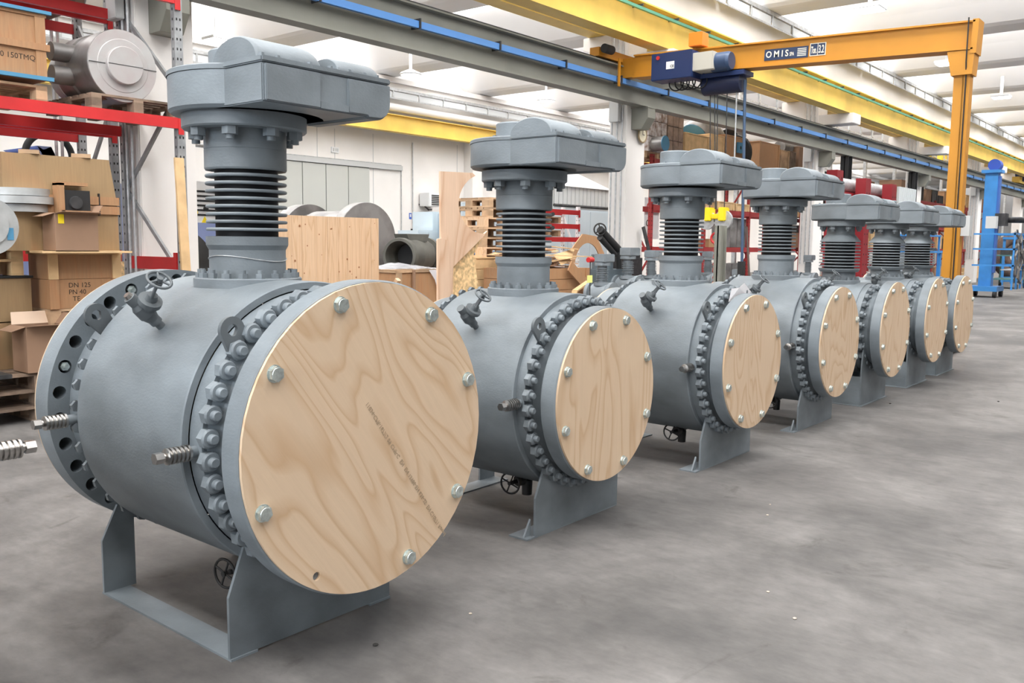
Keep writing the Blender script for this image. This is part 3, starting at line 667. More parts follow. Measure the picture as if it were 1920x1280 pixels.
def rack(label, x0, x1, y0, y1, H, levels, mbeam, mpost, hb=.11, bays=1, wp=.09, group=None):
    t = thing('pallet_rack', label, 'rack', (0, 0, 0), 0, group)
    src = None; slot = MB()
    for i in range(bays + 1):
        x = x0 + (x1 - x0) * i / bays
        for y in (y0, y1):
            if src is None:
                src = MB().box(-wp / 2, wp / 2, 0, .012, 0, H).box(-wp / 2, -wp / 2 + .012, .012, .07, 0, H).box(wp / 2 - .012, wp / 2, .012, .07, 0, H).build('upright', mpost, t); src.location = (x, y, 0)
                sl = MB()
                for k in range(int(H / .1)): sl.box(.012, .026, -.002, .001, .05 + .1 * k, .075 + .1 * k); sl.box(-.026, -.012, -.002, .001, .05 + .1 * k, .075 + .1 * k)
                for k in range(int(H / .1)): sl.box(-wp / 2 - .002, -wp / 2 + .001, .028, .042, .05 + .1 * k, .075 + .1 * k)
                so = sl.build('slots', BLK, src); so['kind'] = 'stuff'; slo = so
            else:
                c = inst(src, t, (x, y, 0)); d_ = slo.copy(); COL.objects.link(d_); d_.parent = c
        n = max(1, int(H / 1.05)); flip = 0
        for k in range(n):
            za, zb = .2 + k * (H - .4) / n, .2 + (k + 1) * (H - .4) / n
            ya, yb_ = (y0 + .04, y1 + .03) if flip else (y1 + .03, y0 + .04); flip ^= 1
            MB().bar((x, ya, za), (x, yb_, zb), .03, .045).build('brace', mpost, t)
    for z in levels:
        for y in (y0 - .02, y1 + .03):
            for i in range(bays):
                xa, xb_ = x0 + (x1 - x0) * i / bays + wp / 2, x0 + (x1 - x0) * (i + 1) / bays - wp / 2
                MB().box(xa, xb_, y, y + .05, z - hb, z).box(xa - .05, xa, y - .006, y + .0, z - hb - .06, z + .01).box(xb_, xb_ + .06, y - .006, y, z - hb - .06, z + .01).build('shelf_beam', mbeam, t)
    return t
# ------------------------------------------------------------------ left: pallet racks and their loads
PG = mat('galvanised_upright', (.34, .35, .36), .5, .5, .2, 6)
rack('galvanised pallet rack with red beams beside the first column, front row', -.4, 5.12, 8.70, 9.85, 5.3, (2.86, 4.12), RED, PG, bays=2)
rack('galvanised pallet rack with red beams, rear row behind the first', -.4, 5.12, 10.12, 10.9, 5.3, (2.86, 4.12, 1.46), RED, PG, bays=2)
e = thing('guard_beam', 'short red beam low between the rack uprights beside the column', 'beam', (5.12, 9.3, 1.34))
MB().box(-.03, .03, -.44, .50, -.07, .07).build('beam_face', RED, e); MB().box(-.045, .045, -.5, -.44, -.1, .12).build('end_plate', RED, e)
# steel hub on its pallet
pallet('worn pallet carrying the big turned steel hub on the upper rack shelf', 4.66, 9.2, 2.861, .95, 1.0, m=WOODD)
fc = at(231, 124, 'Y', 8.72); t = thing('steel_hub', 'large turned steel hub with red-smeared flat face on a rack pallet', 'machine part', (fc.x, 8.72, fc.z))
r = .352
MB().lathe([(0, r * .60), (.0, r * .98), (.012, r), (.24, r), (.25, r * .97), (.42, r * .97), (.44, r * 1.01), (.70, r * 1.01), (.8, r * .9), (1.0, r * .82), (1.0, 0)], 64, 'Y').build('hub_body', STEELD, t)
MB().lathe([(-.006, .1), (-.006, r * .72), (-.002, r * .74), (-.002, r * .985), (.01, r * .99)], 64, 'Y').build('hub_face', STEELF, t)
MB().lathe([(0.01, r * .52), (-.05, r * .52), (-.056, r * .5), (-.056, 0)], 56, 'Y').build('centre_boss', STEELF, t)
MB().box(-r * .5, r * .5, -.0585, -.056, -.003, .003).box(-r * .98, -r * .52, -.010, -.006, -.003, .003).box(r * .52, r * .98, -.010, -.006, -.003, .003).build('parting_line', DKMET, t)
for px, py in ((104, 60), (104, 130)):
    MB().lathe([(0, 0), (0, .09), (.25, .09), (.25, 0)], 20, 'X', (-.50, .45, -.10 if py > 100 else .12)).build('side_port', STEELD, t)
MB().box(-.18, .18, .1, .8, fc.z * 0 + 3.006 - fc.z, -r * .94).build('cradle', WOODD, t)
# crate left of it
x1 = X_(99, 8.74); cz0 = 3.05; cz1 = Z_(60, 24, 8.74)
pallet('worn pallet under the tan crate with blue edging on the upper shelf', x1 - .62, 9.2, 2.861, 1.25, .9)
c = crate('tan wooden crate with blue edge strips and marker writing on the upper rack shelf', x1 - 1.5, x1, 8.74, 9.6, cz0, cz1, WOODO, WOODO, .03)
MB().box(-.80, .80, -.475, -.43, .0, .035).build('blue_strip', BLUEP, c); MB().box(-.80, .80, -.475, -.43, cz1 - cz0, cz1 - cz0 + .03).build('blue_strip', BLUEP, c)
MB().box(-.76, .78, -.46, -.43, (cz1 - cz0) * .5 - .03, (cz1 - cz0) * .5 + .03).build('middle_rail', WOODO, c)
text('50 150TMQ', .068, INK, c, face_M((.32, -.4315, .17), (1, 0, 0), (0, 0, 1)), 'marker_writing'); text('12  1', .07, INK, c, face_M((.22, -.4315, .29), (1, 0, 0), (0, 0, 1)), 'marker_writing')
MB().box(.28, .35, -.434, -.4295, .62, .69).build('black_patch', BLK, c)
pallet('empty worn pallet on the top rack shelf', 4.2, 10.5, 4.121, 1.2, .9, m=WOODD)
# stack on the floor, front row
Yc_ = 8.25
xr = X_(222, Yc_); xl = X_(85, Yc_)
def zc(py): return Z_(150, py, Yc_)
crate('bottom tan crate of the stack beside the rack, mostly hidden by the valve flange', xl, xr, Yc_ + .02, 8.655, 0, zc(607), WOODO, group=None)
pallet('thin pallet between the lowest crate and the marked crate', (xl + xr) / 2, Yc_ + .2, zc(607) + .001, (xr - xl), .40, m=WOODM)
z1_ = zc(607) + .146
c = crate('tan crate with DN 125 PN 40 TE written in marker', xl, xr, Yc_, 8.655, z1_, zc(523), WOODO, lid=0)
text('DN 125\nPN 40\n  TE', .062, INK, c, face_M((-.16, -.2035, (zc(523) - z1_) * .72), (1, 0, 0), (0, 0, 1)), 'marker_writing')
c = crate('tan crate with grey smudge and pale lid standing on the marked crate', xl, xr, Yc_, 8.655, zc(523) + .002, zc(470), WOODO, TAN, .035)
zt = zc(470)
t = thing('plywood_box', 'large tan plywood box with two strapped boards, top of the crate stack', 'crate', ((X_(8, Yc_) + xr) / 2, 8.455, zt + .001)); w = (xr - X_(8, Yc_)) / 2; h = zc(296) - zt
MB().prism([(-w, 0), (w, 0), (w - .005, h * .5), (w - .07, h), (-w, h)], -.2, .2, 'Y').build('box_body', WOODB, t)
for k in (0, 1): MB().box(-w + .3, w + .004, -.222, -.2005, h * .40 + k * .085, h * .40 + k * .085 + .075).build('board', WOODO, t)
MB().box(w - .19, w - .18, -.226, -.2, h * .40 - .01, h * .40 + .19).build('strap', BLK, t)
for xx in (-w * .55, w * .35): MB().bar((xx, -.2, h + .02), (xx + .18, .2, h + .02), .16, .035).build('top_batten', WOODM, t)
bk_ = thing('black_fixture', 'black block with round bore in a wooden frame against the plywood box', 'machine part', (X_(141, Yc_ - .1), Yc_ - .09, zc(400)))
MB().box(-.13, .13, -.04, .08, 0, .02).box(-.15, -.10, -.04, .08, 0, .26).box(-.15, .11, -.04, .08, .24, .27).build('wood_frame', WOODO, bk_); MB().box(-.10, .13, -.03, .07, .02, .20).build('block', BLK, bk_); MB().lathe([(0, .06), (-.02, .055), (-.02, 0)], 20, 'Y', (-.0, -.03, .09)).build('bore', DKMET, bk_)
carton('open cardboard box with yellow label standing on the pale crate lid', X_(84, 8.18), X_(164, 8.18), 7.99, 8.24, zt + .001, zc(402), .10)
MB().box(-.16, -.11, -.128, -.125, .24, .32).build('yellow_label', YELC, bpy.data.objects['cardboard_box'])
# shelf plate so the carton rests on the crate lid edge
MB().box(-w * .62, w * .98, -.46, -.2, -.018, 0).build('base_board', TAN, t)
# left pile: pallets, pale crates, flanges
Yp = 8.02
for k in range(3): pallet(('lowest', 'middle', 'top')[k] + ' weathered pallet of the stack at the left edge', X_(72, Yp) - .6, Yp + .4, .145 * k, 1.2, .8, 'stacked pallets at the left edge', WOODD)
xq = X_(72, Yp)
t = carton('open cardboard box with pink paper on the weathered pallets', X_(36, Yp), X_(116, Yp), Yp - .02, Yp + .28, .4355, Z_(60, 612, Yp), .12)
MB().box(-.02, .14, -.16, -.155, .10, .14).build('pink_paper', mat('pink_paper', (.75, .5, .62), .8), t)
crate('pale plywood crate under the thin dark lid at the left edge', X_(52, 8.42) - .75, X_(52, 8.42), 8.42, 8.655, .4355, Z_(20, 605, 8.42), WOODB, BLK, .0, battens=False)
crate('pale plywood crate, upper of two at the left edge', X_(52, 8.42) - .75, X_(52, 8.42), 8.42, 8.655, Z_(20, 603, 8.42), Z_(20, 517, 8.42), WOODB, BLK, .02, battens=False)
zz = Z_(20, 517, 8.42)
for k in range(2): pallet('broken pallet piece, %s, on the dark lidded crate' % ('lower', 'upper')[k], X_(40, 8.42) - .3, 8.6, zz + .002 + k * .145, .6, .34, 'pallet pieces on the dark lid', TAN)
zf = zz + .30
t = thing('crate_boards', 'short stacked timber boards below the grey flanges', 'timber', (X_(60, 8.4) - .1, 8.42, zf))
for k in range(4): MB().box(-.35 + .05 * (k % 2), .28 + .03 * (k % 3), -.15, .2, k * .065, k * .065 + .05).build('board', TAN if k % 2 else WOODO, t)
text('520', .05, INK, t, face_M((.12, -.1515, .015), (1, 0, 0), (0, 0, 1)), 'marker_writing')
# carried on the dark lidded crate
t = thing('flange_stack', 'stack of pale grey ring flanges on timber left of the cardboard box', 'flange', (X_(35, 8.4), 8.42, zf + .262))
for k, rr in enumerate((.26, .30, .27)): MB().lathe([(k * .07, .1), (k * .07, rr), (k * .07 + .064, rr), (k * .07 + .064, .1)], 40, 'Z').build('ring_flange', mat('pale_cast_flange', (.42, .43, .43), .5, .3, .15, 6), t)
fl = at(-22, 424, 'Y', 7.9); t = thing('steel_flange', 'large pale steel flange with a blue patch cut by the left picture edge', 'flange', (fl.x, 7.9, fl.z))
MB().lathe([(0, .14), (0, .235), (.03, .24), (.12, .24), (.12, .14), (0, .14)], 48, 'Y').lathe([(-.02, .08), (-.02, .15), (0, .15)], 40, 'Y').lathe([(-.02, 0), (-.02, .08)], 30, 'Y').build('flange_body', mat('pale_cast_flange', (0, 0, 0)), t)
MB().box(.14, .19, -.004, .0, -.11, -.01).build('blue_patch', BLUEP, t)
MB().box(-.3, -.0, .0, .1, -fl.z + .436, -.235).box(-.4, .1, -.06, .3, -fl.z + .436, -fl.z + .47).build('stand', DKMET, t)
# plank, black disc, osb piece, pipework by the column
t = thing('timber_plank', 'tall pale plank leaning against the rack upright', 'plank', (0, 0, 0)); a, b_ = at(352, 640, 'Y', 8.55), at(335, 296, 'Y', 8.68); a = Vector((a.x + .02, 8.5, 0)); MB().bar(a, b_, .10, .03, (0, 1, 0)).build('plank', TAN, t)
fc = at(338, 500, 'Y', 10.9); t = thing('steel_disc', 'dark round steel disc standing behind the first column', 'disc', (fc.x, 10.9, .0)); rr = .50
MB().lathe([(0, 0), (0, rr), (.05, rr), (.05, 0)], 64, 'Y', (0, 0, fc.z)).build('disc', mat('dark_steel_disc', (.045, .045, .045), .5, .3, .3, 3), t); MB().box(-.3, .3, -.05, .1, 0, fc.z - rr * .8).build('stand', DKMET, t)
crate('small strand board piece behind the red low beam', X_(225, 9.95), X_(253, 9.95), 9.92, 9.98, 0, Z_(240, 490, 9.95), OSB, battens=False, lid=0, name='strand_board_piece', cat='board')
t = thing('pipe_riser', 'grey pipes with a red valve beside the rack upright', 'pipe', (0, 0, 0)); p = MB()
for dx in (0, .07): p.tube((4.98 + dx, 11.3, 0), (4.98 + dx, 11.3, 5.2), .02, .02, 8)
p.build('pipes', GALV, t); q = at(250, 453, 'Y', 11.28); MB().tube(q - Vector((0, .06, .08)), q + Vector((0, -.06, .08)), .04, .04, 10).build('red_valve', RED, t)
# blue machine beyond
q = at(140, 300, 'Y', 13.6)
t = thing('blue_machine', 'pale blue machine housing behind the racks with a hooped cable chain on top', 'machine', (q.x, 13.6, 0)); zt_ = Z_(100, 282, 13.6); wl = X_(62, 13.6) - q.x; wr = X_(226, 13.6) - q.x
MB().prism([(wl - .5, 0), (wr + .35, 0), (wr + .35, zt_ - .5), (wr - .7, zt_ - .25), (wr - 1.2, zt_ + .05), (wl + .3, zt_ + .05), (wl - .5, zt_ - .3)], 0, 1.2, 'Y').build('housing', mat('pale_blue_machine', (.25, .31, .55), .4), t)
hq = at(92, 294, 'Y', 13.5) - Vector((q.x, 13.6, 0)); MB().torus(hq, (0, 1, 0), .33, .05, 24, 8, 0, PI).build('cable_chain', BLK, t)
# ------------------------------------------------------------------ back wall: folding door, wall fittings
yw = YW
def WX(px, py): return at(px, py, 'Y', yw - .02)
d0, d1 = WX(530, 300), WX(692, 310)
t = thing('folding_door', 'pale grey four-panel folding workshop door in the back wall', 'door', (0, yw - .06, 0)); zt_ = WX(540, 300).z
xs = [WX(p_, 350).x for p_ in (520, 566, 610, 652, 692)]
for i in range(4): MB().box(xs[i] + .015, xs[i + 1] - .015, 0, .05, .02, zt_ - .02).build('door_panel', mat('pale_green_grey_door', (.50, .51, .48), .5), t)
MB().box(xs[0], xs[-1], .03, .055, 0, zt_).build('door_gap', BLK, t)
MB().box(xs[0] - 2, WX(752, 316).x, -.05, .05, zt_, zt_ + .16).build('door_track', PLASTIC, t)
p = MB(); z_ = WX(610, 296).z
p.tube((xs[0] - 2, yw - .03, z_), (WX(752, 310).x, yw - .03, z_), .018, .018, 6); p.tube((WX(752, 310).x, yw - .03, z_), (WX(752, 310).x, yw - .03, 1.2), .018, .018, 6); tag(p.build('wall_conduit', GALV), 'thin grey conduit above and beside the folding door', 'conduit')
q = WX(628, 281); t = thing('exit_sign', 'small white sign plate on the wall above the folding door', 'sign', (q.x, yw, q.z)); MB().box(-.15, .15, -.05, 0, -.09, .09).build('plate', WHT, t); MB().box(-.11, -.05, -.055, -.05, -.05, .05).box(.0, .04, -.055, -.05, -.05, .05).box(.07, .11, -.055, -.05, -.05, .05).build('symbols', PLASTIC, t)
for px in (595, 628, 700, 858):
    g = WX(px, 250); struct('trim_5', MB().box(g.x - .012, g.x + .012, yw - .006, yw, 0, 5.25), PLASTIC, 'joint between wall panels')
q = WX(797, 375); t = thing('wall_heater', 'white and black louvred fan heater hung on the back wall', 'heater', (q.x, yw, q.z)); MB().box(-.32, .36, -.55, -.05, -.24, .24).build('casing', WHT, t, .02)
for k in range(6): MB().box(-.20, .32, -.57, -.55, -.19 + .065 * k, -.155 + .065 * k).build('louvre', BLK, t)
MB().path([(-.3, -.3, -.24), (-.1, -.3, -.36), (.15, -.2, -.34)], .03).box(-.3, -.25, -.3, 0, -.2, -.15).build('bracket', DKMET, t)
q = WX(770, 405); t = thing('safety_sign', 'small blue sign on the white wall pillar', 'sign', (q.x, yw, q.z)); MB().box(-.06, .06, -.01, 0, -.11, .11).build('plate', mat('blue_sign', (.05, .12, .5), .5), t); MB().box(-.03, .03, -.014, -.01, -.03, .07).build('symbol', WHT, t)
q = WX(773, 437); t = thing('power_box', 'black power box on a conduit by the wall pillar', 'box', (q.x, yw - .1, q.z)); MB().box(-.09, .09, -.1, .08, -.15, .15).build('box', BLK, t, .01); MB().tube((0, .05, .15), (0, .05, 3.2), .02, .02, 8).build('conduit', GALV, t)
# white cabinet with warning labels right of the first column
q = at(384, 420, 'Y', 13.0); t = thing('machine_cabinet', 'white machine cabinet with louvres and yellow warning labels behind the first neck', 'cabinet', (q.x, 13.0, 0)); zt_ = Z_(384, 340, 13.0)
MB().box(-.35, .62, 0, .8, 0, zt_).build('cabinet_body', WHT, t, .01)
for k in range(6): MB().box(-.2, .5, -.01, 0, zt_ - .55 + .075 * k, zt_ - .52 + .075 * k).build('louvre', BLK, t)
MB().box(-.26, .2, -.012, 0, zt_ - .98, zt_ - .66).build('blue_panel', mat('pale_blue_machine', (0, 0, 0)), t)
zl = Z_(378, 418, 13.0)
MB().prism([(-.06, zl), (.06, zl), (0, zl + .11)], -.008, 0, 'Y').box(-.11, .11, -.008, 0, zl - .30, zl - .18).box(-.2, -.12, -.008, 0, zl + .12, zl + .2).build('yellow_labels', YELC, t); MB().box(-.10, .10, -.008, 0, zl - .16, zl - .03).build('red_label', RED, t); MB().lathe([(-.03, 0), (-.03, .04), (0, .04)], 16, 'Y', (.02, 0, zl + .23)).build('switch', BLK, t)
MB().path([(-.4, -.1, zt_ + .55), (.15, -.1, zt_ + .55), (.24, -.1, zt_ + .45), (.24, -.1, zt_ - .7)], .035).build('pipe_loop', GALV, t)
# ------------------------------------------------------------------ things between the first and second valve
Yb = 6.9; x0, x1 = X_(520, Yb), X_(710, Yb); zt_ = Z_(620, 406, Yb)
t = thing('timber_screen', 'large screen of pale knotty boards standing on edge behind the first valve', 'wood panel', (x0, Yb, 0)); xs = 0; k = 0
wd = [.155, .12, .165, .14, .13, .12, .16, .15, .13, .15, .12, .16]; random.seed(4)
KNOT = MATS['pale_pine']
while xs < x1 - x0 - .03:
    ww = min(wd[k % 12], x1 - x0 - xs); o = MB().box(.0015, ww - .0015, 0, .05, 0, zt_).build('board', WOODP, t); o.location = (xs, .003 * (k % 2), 0); xs += ww; k += 1
MB().box(.0, x1 - x0, .056, .09, .2, .3).build('rear_batten', WOODP, t); MB().bar((.4, .09, 1.2), (.4, .9, 0), .05, .05).bar((1.6, .09, 1.2), (1.6, .9, 0), .05, .05).build('rear_prop', WOODP, t)
kn = MB(); random.seed(9)
for i in range(42):
    kx, kz, kr = random.uniform(.05, x1 - x0 - .05), random.uniform(.9, zt_ - .05), random.uniform(.004, .012); kn.lathe([(0, 0), (0, kr)], 8, 'Y', (kx, -.0015, kz))
kn.build('knots', mat('wood_knot', (.28, .12, .05), .7), t)['kind'] = 'stuff'
# turned steel spool
Ys = 9.0; c_ = at(690, 451, 'Y', Ys); rr = .50
t = thing('steel_spool', 'turned steel spool with two large discs standing behind the timber panel', 'machine part', (c_.x, Ys, 0)); czz = c_.z
MB().lathe([(0, 0), (0, rr), (.01, rr + .005), (.16, rr + .005), (.17, rr), (.17, .3), (.2, .3)], 64, 'Y', (0, 0, czz)).build('front_disc', STEELD, t)
MB().lathe([(.2, .3), (.35, .36), (.55, .40), (1.0, .40), (1.05, .36), (1.2, .36)], 48, 'Y', (0, 0, czz)).build('shaft', STEELD, t); MB().lathe([(1.2, .3), (1.2, .5), (1.45, .5), (1.45, 0)], 56, 'Y', (0, 0, czz)).build('rear_disc', STEELD, t)
MB().box(-.4, .4, .1, .6, 0, czz - rr + .12).box(-.4, .4, 1.0, 1.5, 0, czz - rr + .12).build('timber_cradle', WOODM, t)
# dark cast valve body on a timber frame
q = at(748, 480, 'Y', 8.2); t = thing('cast_valve_body', 'dark open-ended cast valve body lying between the spool and the swarf bin', 'valve', (q.x, 8.2, 0)); z_ = q.z
d = Vector((.93, .36, 0)); M = Matrix.Translation((0, 0, z_)) @ d.to_track_quat('Z', 'Y').to_matrix().to_4x4()
MB().lathe([(0, .19), (0, .225), (.02, .23), (.09, .23), (.10, .19), (.14, .20), (.3, .23), (.62, .23), (.76, .19), (.78, .19), (.78, .24), (.86, .24), (.86, .18), (.2, .16), (0, .19)], 44, 'Z', M=M).build('body', OLIVE, t); MB().lathe([(.3, 0), (.3, .19)], 30, 'Z', M=M).build('bore', BLK, t)
MB().prism([(-.16, .18), (.16, .18), (.2, .28), (-.2, .28)], -.12, .12, 'Y', Matrix.Translation((.35, .13, z_))).build('top_pad', OLIVE, t); MB().box(-.1, .9, -.25, .6, 0, z_ - .24).build('timber_frame', WOODD, t)
# swarf bin
xa_, xb_ = X_(762, 8.9), X_(826, 8.9); zb = Z_(800, 484, 8.9)
t = thing('swarf_bin', 'blue steel bin heaped with curly metal swarf', 'bin', ((xa_ + xb_) / 2, 9.2, 0)); w = (xb_ - xa_) / 2 + .1
MB().box(-w, w, -.3, -.27, 0, zb).box(-w, w, .27, .3, 0, zb).box(-w, -w + .03, -.3, .3, 0, zb).box(w - .03, w, -.3, .3, 0, zb).box(-w, w, -.3, .3, 0, .03).box(-w - .02, w + .02, -.33, -.30, zb - .05, zb).build('bin_body', BLUEM, t)
sw = MB(); random.seed(3)
for i in range(170):
    a, r_ = random.uniform(0, 6.28), random.random() ** .5; c0 = Vector((.12 + r_ * w * .72 * math.cos(a), r_ * .24 * math.sin(a), zb - .08 + .26 * (1 - r_) * random.uniform(.6, 1))); sw.torus(c0, (random.uniform(-1, 1), random.uniform(-1, 1), random.uniform(-1, 1)), random.uniform(.02, .05), .004, 8, 3)
so = sw.build('metal_swarf', mat('metal_swarf', (.40, .40, .41), .35, .8), t); so['kind'] = 'stuff'
# wrapped crate
xa_, xb_ = X_(741, 7.5), X_(830, 7.5); zb = Z_(780, 506, 7.5)
c = crate('orange wood crate with clear plastic sheet over its lid', xa_, xb_, 7.5, 8.0 - .1, 0, zb, WOODO, WOODM, .03); h_ = zb
w = (xb_ - xa_) / 2; FILM = clear_mat('clear_film', (.80, .80, .84), .62); random.seed(5)
v = []; nx_, ny_ = 16, 8
for j in range(ny_ + 1):
    for i in range(nx_ + 1): v.append((-w - .03 + (2 * w + .06) * i / nx_, -.23 + .46 * j / ny_, h_ + .012 + .06 * math.sin(PI * i / nx_) * j / ny_ + random.uniform(-.006, .008)))
f = [(j * (nx_ + 1) + i, j * (nx_ + 1) + i + 1, (j + 1) * (nx_ + 1) + i + 1, (j + 1) * (nx_ + 1) + i) for j in range(ny_) for i in range(nx_)]
MB().add(v, f, True).build('plastic_sheet', FILM, c)
MB().add([(w * .3, -.235, h_), (w, -.235, h_), (w, -.24, h_ - .16), (w * .72, -.245, h_ - .30), (w * .55, -.242, h_ - .12)], [(0, 1, 2, 3, 4)]).build('hanging_sheet', FILM, c)
MB().box(-w * .35, -w * .27, -.24, -.215, 0, h_).build('tape', CARD, c)
# pale cabinets in the bay behind
for (pa, pb, pt, Y_, m_, lb) in ((785, 822, 432, 17.0, PALEB, 'low pale cabinet behind the swarf bin with a grille'), (812, 832, 397, 17.3, PALEB, 'pale grey locker beside the plywood offcut'),
                                (868, 1146, 388, 16.0, PALEB, 'long pale blue enclosure behind the pallet stack')):
    xa_, xb_ = X_(pa, Y_), X_(pb, Y_); zb = Z_((pa + pb) / 2, pt, Y_); t = thing('machine_enclosure', lb, 'enclosure', ((xa_ + xb_) / 2, Y_, 0)); w = (xb_ - xa_) / 2
    MB().box(-w, w, .02, .8, 0, zb).build('housing', m_, t)
    n = max(2, int(w * 2 / 1.1))
    for i in range(n): o = MB().box(.01, 2 * w / n - .01, 0, .02, .05, zb - .05).build('panel', m_, t); o.location = (-w + 2 * w * i / n, 0, 0)
    if pa == 785:
        for k in range(6): MB().box(-.15, .2, -.012, 0, zb - .9 + k * .08, zb - .87 + k * .08).build('louvre', PLASTIC, t)
# corrugated hood behind second valve
xa_, xb_ = X_(1040, 17.5), X_(1142, 17.5); za, zb = Z_(1090, 388, 17.5), Z_(1090, 322, 17.5)
t = thing('exhaust_hood', 'grey corrugated exhaust hood with sloped roof above the pale enclosure', 'hood', ((xa_ + xb_) / 2, 17.5, 0)); w = (xb_ - xa_) / 2
for k in range(14): o = MB().box(0, 2 * w / 14 - .03, 0, .05, za, za + (zb - za) * .55).build('sheet_rib', PLASTIC, t); o.location = (-w + k * 2 * w / 14, 0, 0)
MB().box(-w, w, .03, 2, 0, za + (zb - za) * .55).build('hood_body', PLASTIC, t); MB().add([(-w, -.1, za + (zb - za) * .55), (w, -.1, za + (zb - za) * .55), (w, 1.6, zb + .2), (-w * .6, 1.6, zb + .2)], [(0, 1, 2, 3)]).build('hood_roof', GALV, t)
MB().tube((-w - .2, -.12, za), (w, -.12, za), .05, .05, 8).build('lower_pipe', DKMET, t)
# plywood offcut with a round cut-out, strand board behind it
def cutout(name, label, pts, Y, th, m, lean=.0):
    P = [at(px, py, 'Y', Y) for px, py in pts]; cx = sum(p.x for p in P) / len(P); t = thing(name, label, 'panel', (cx, Y, 0))
    MB().prism([(p.x - cx, p.z if q_[1] < 680 else 0) for p, q_ in zip(P, pts)], 0, th, 'Y').build('sheet', m, t); return t
hc_, rx, ry = (908, 382), 48, 56
arcp = [(hc_[0] + rx * math.cos(math.radians(a)), hc_[1] + ry * math.sin(math.radians(a))) for a in range(250, 84, -10)]
LPLY = grain_mat('pale_pink_plywood', (.72, .50, .35), (.60, .36, .22), 9, (1.2, 1.2, .4), .2)
cutout('plywood_offcut', 'tall plywood offcut with a round cut-out standing behind the second valve', [(826, 321), (886, 324)] + arcp + [(914, 433), (906, 444), (850, 500), (846, 690), (829, 690)], 6.0, .022, LPLY)
cutout('plywood_offcut', 'narrow plywood strip in front of the round cut-out panel', [(821, 448), (829, 446), (842, 452), (846, 690), (822, 690)], 5.95, .02, LPLY)
cutout('strand_board_offcut', 'torn strand board offcut leaning behind the round cut-out panel', [(846, 484), (896, 436), (905, 444), (888, 478), (896, 530), (900, 560), (904, 690), (840, 690)], 6.05, .02, OSB)
# pallet stack on slatted crate
Yq = 8.6; xa_, xb_ = X_(884, Yq), X_(946, Yq); zb = Z_(910, 482, Yq)
crate('orange slatted crate under the pallet stack behind the second neck', xa_, X_(990, Yq), Yq, Yq + .9, 0, zb, TAN, TAN, .02, planks=9)
z_ = zb + .002
for k in range(6): pallet(('lowest', 'second', 'third', 'fourth', 'fifth', 'topmost')[k] + ' pallet of the stack on the slatted crate', X_(905 + (0, 1, 2, 3, 12, 12)[k], Yq) + .52, Yq + .42, z_ + k * .146, 1.0, .8, 'pallets stacked on the slatted crate', WOODM if k % 3 else WOODP)
t = thing('blue_tray', 'blue steel tray edge showing left of the pallet stack', 'tray', (X_(893, 9.7), 9.7, 0)); MB().box(-.25, .5, 0, .5, Z_(895, 480, 9.7), Z_(895, 471, 9.7)).box(-.2, -.15, .1, .15, 0, Z_(895, 480, 9.7)).box(.4, .45, .1, .15, 0, Z_(895, 480, 9.7)).build('tray_body', BLUEM, t)
# scrap wood crate, rings
Yk = 7.6; xa_, xb_ = X_(1040, Yk), X_(1075, Yk); zb = Z_(1060, 503, Yk)
c = crate('slatted orange crate heaped with scrap wood beside the second neck', X_(1000, Yk), X_(1106, Yk), Yk, Yk + .9, 0, zb, WOODO, WOODO, 0, planks=8); random.seed(12)
sc_ = thing('scrap_wood_pile', 'loose pale boards and splinters heaped on the slatted orange crate', 'scrap wood', (X_(1050, Yk), Yk + .45, zb))
for i in range(70):
    a = random.uniform(-.5, .5); p_ = Vector((random.uniform(-.55, .55), random.uniform(-.4, .35), .02 + .0042 * i)); dd = Vector((math.cos(a), math.sin(a) * .6, random.uniform(-.12, .14))) * random.uniform(.15, .42)
    MB().bar(p_ - dd, p_ + dd, random.uniform(.04, .09), .012).build('scrap_board', (TAN, WOODP, LPLY)[i % 3], sc_)
pa, pb = at(1020, 478, 'Y', Yk), at(1108, 481, 'Y', Yk); o_ = Vector(sc_.location); MB().bar(pa - o_, pb - o_, .05, .015).build('scrap_board', TAN, sc_)
MB().add([at(1037, 478, 'Y', Yk + .1) - o_, at(1078, 465, 'Y', Yk + .3) - o_, at(1070, 490, 'Y', Yk + .1) - o_, at(1052, 497, 'Y', Yk) - o_], [(0, 1, 2, 3)]).build('scrap_sheet', TAN, sc_)
def ring_sheet(label, px, py, Y, R, r, m):
    q = at(px, py, 'Y', Y); t = thing('wooden_ring', label, 'wooden ring', (q.x, Y, 0)); oc = [(R * 1.0 * math.cos(a * PI / 4 + .3), R * math.sin(a * PI / 4 + .3)) for a in range(8)]; n = 40; inn = []; out = []
    for i in range(n):
        a = 2 * PI * i / n; inn.append((r * math.cos(a), r * math.sin(a))); k = ((a - .3) % (PI / 4)) - PI / 8; rr_ = R * math.cos(PI / 8) / math.cos(k); out.append((rr_ * math.cos(a), rr_ * math.sin(a)))
    m_ = MB()
    for y in (0, .02): m_.add([(x, y, z + q.z) for x, z in inn + out], [(i, (i + 1) % n, n + (i + 1) % n, n + i) for i in range(n)])
    for L_ in (inn, out): m_.add([(x, y, z + q.z) for y in (0, .02) for x, z in L_], [(i, (i + 1) % n, n + (i + 1) % n, n + i) for i in range(n)])
    m_.build('ring', m, t); MB().box(-.04, .04, .02, .05, 0, q.z - R * .8).build('prop', m, t); return t
ring_sheet('large octagonal plywood ring leaning behind the scrap crate', 1102, 497, 8.7, .56, .38, WOODO)
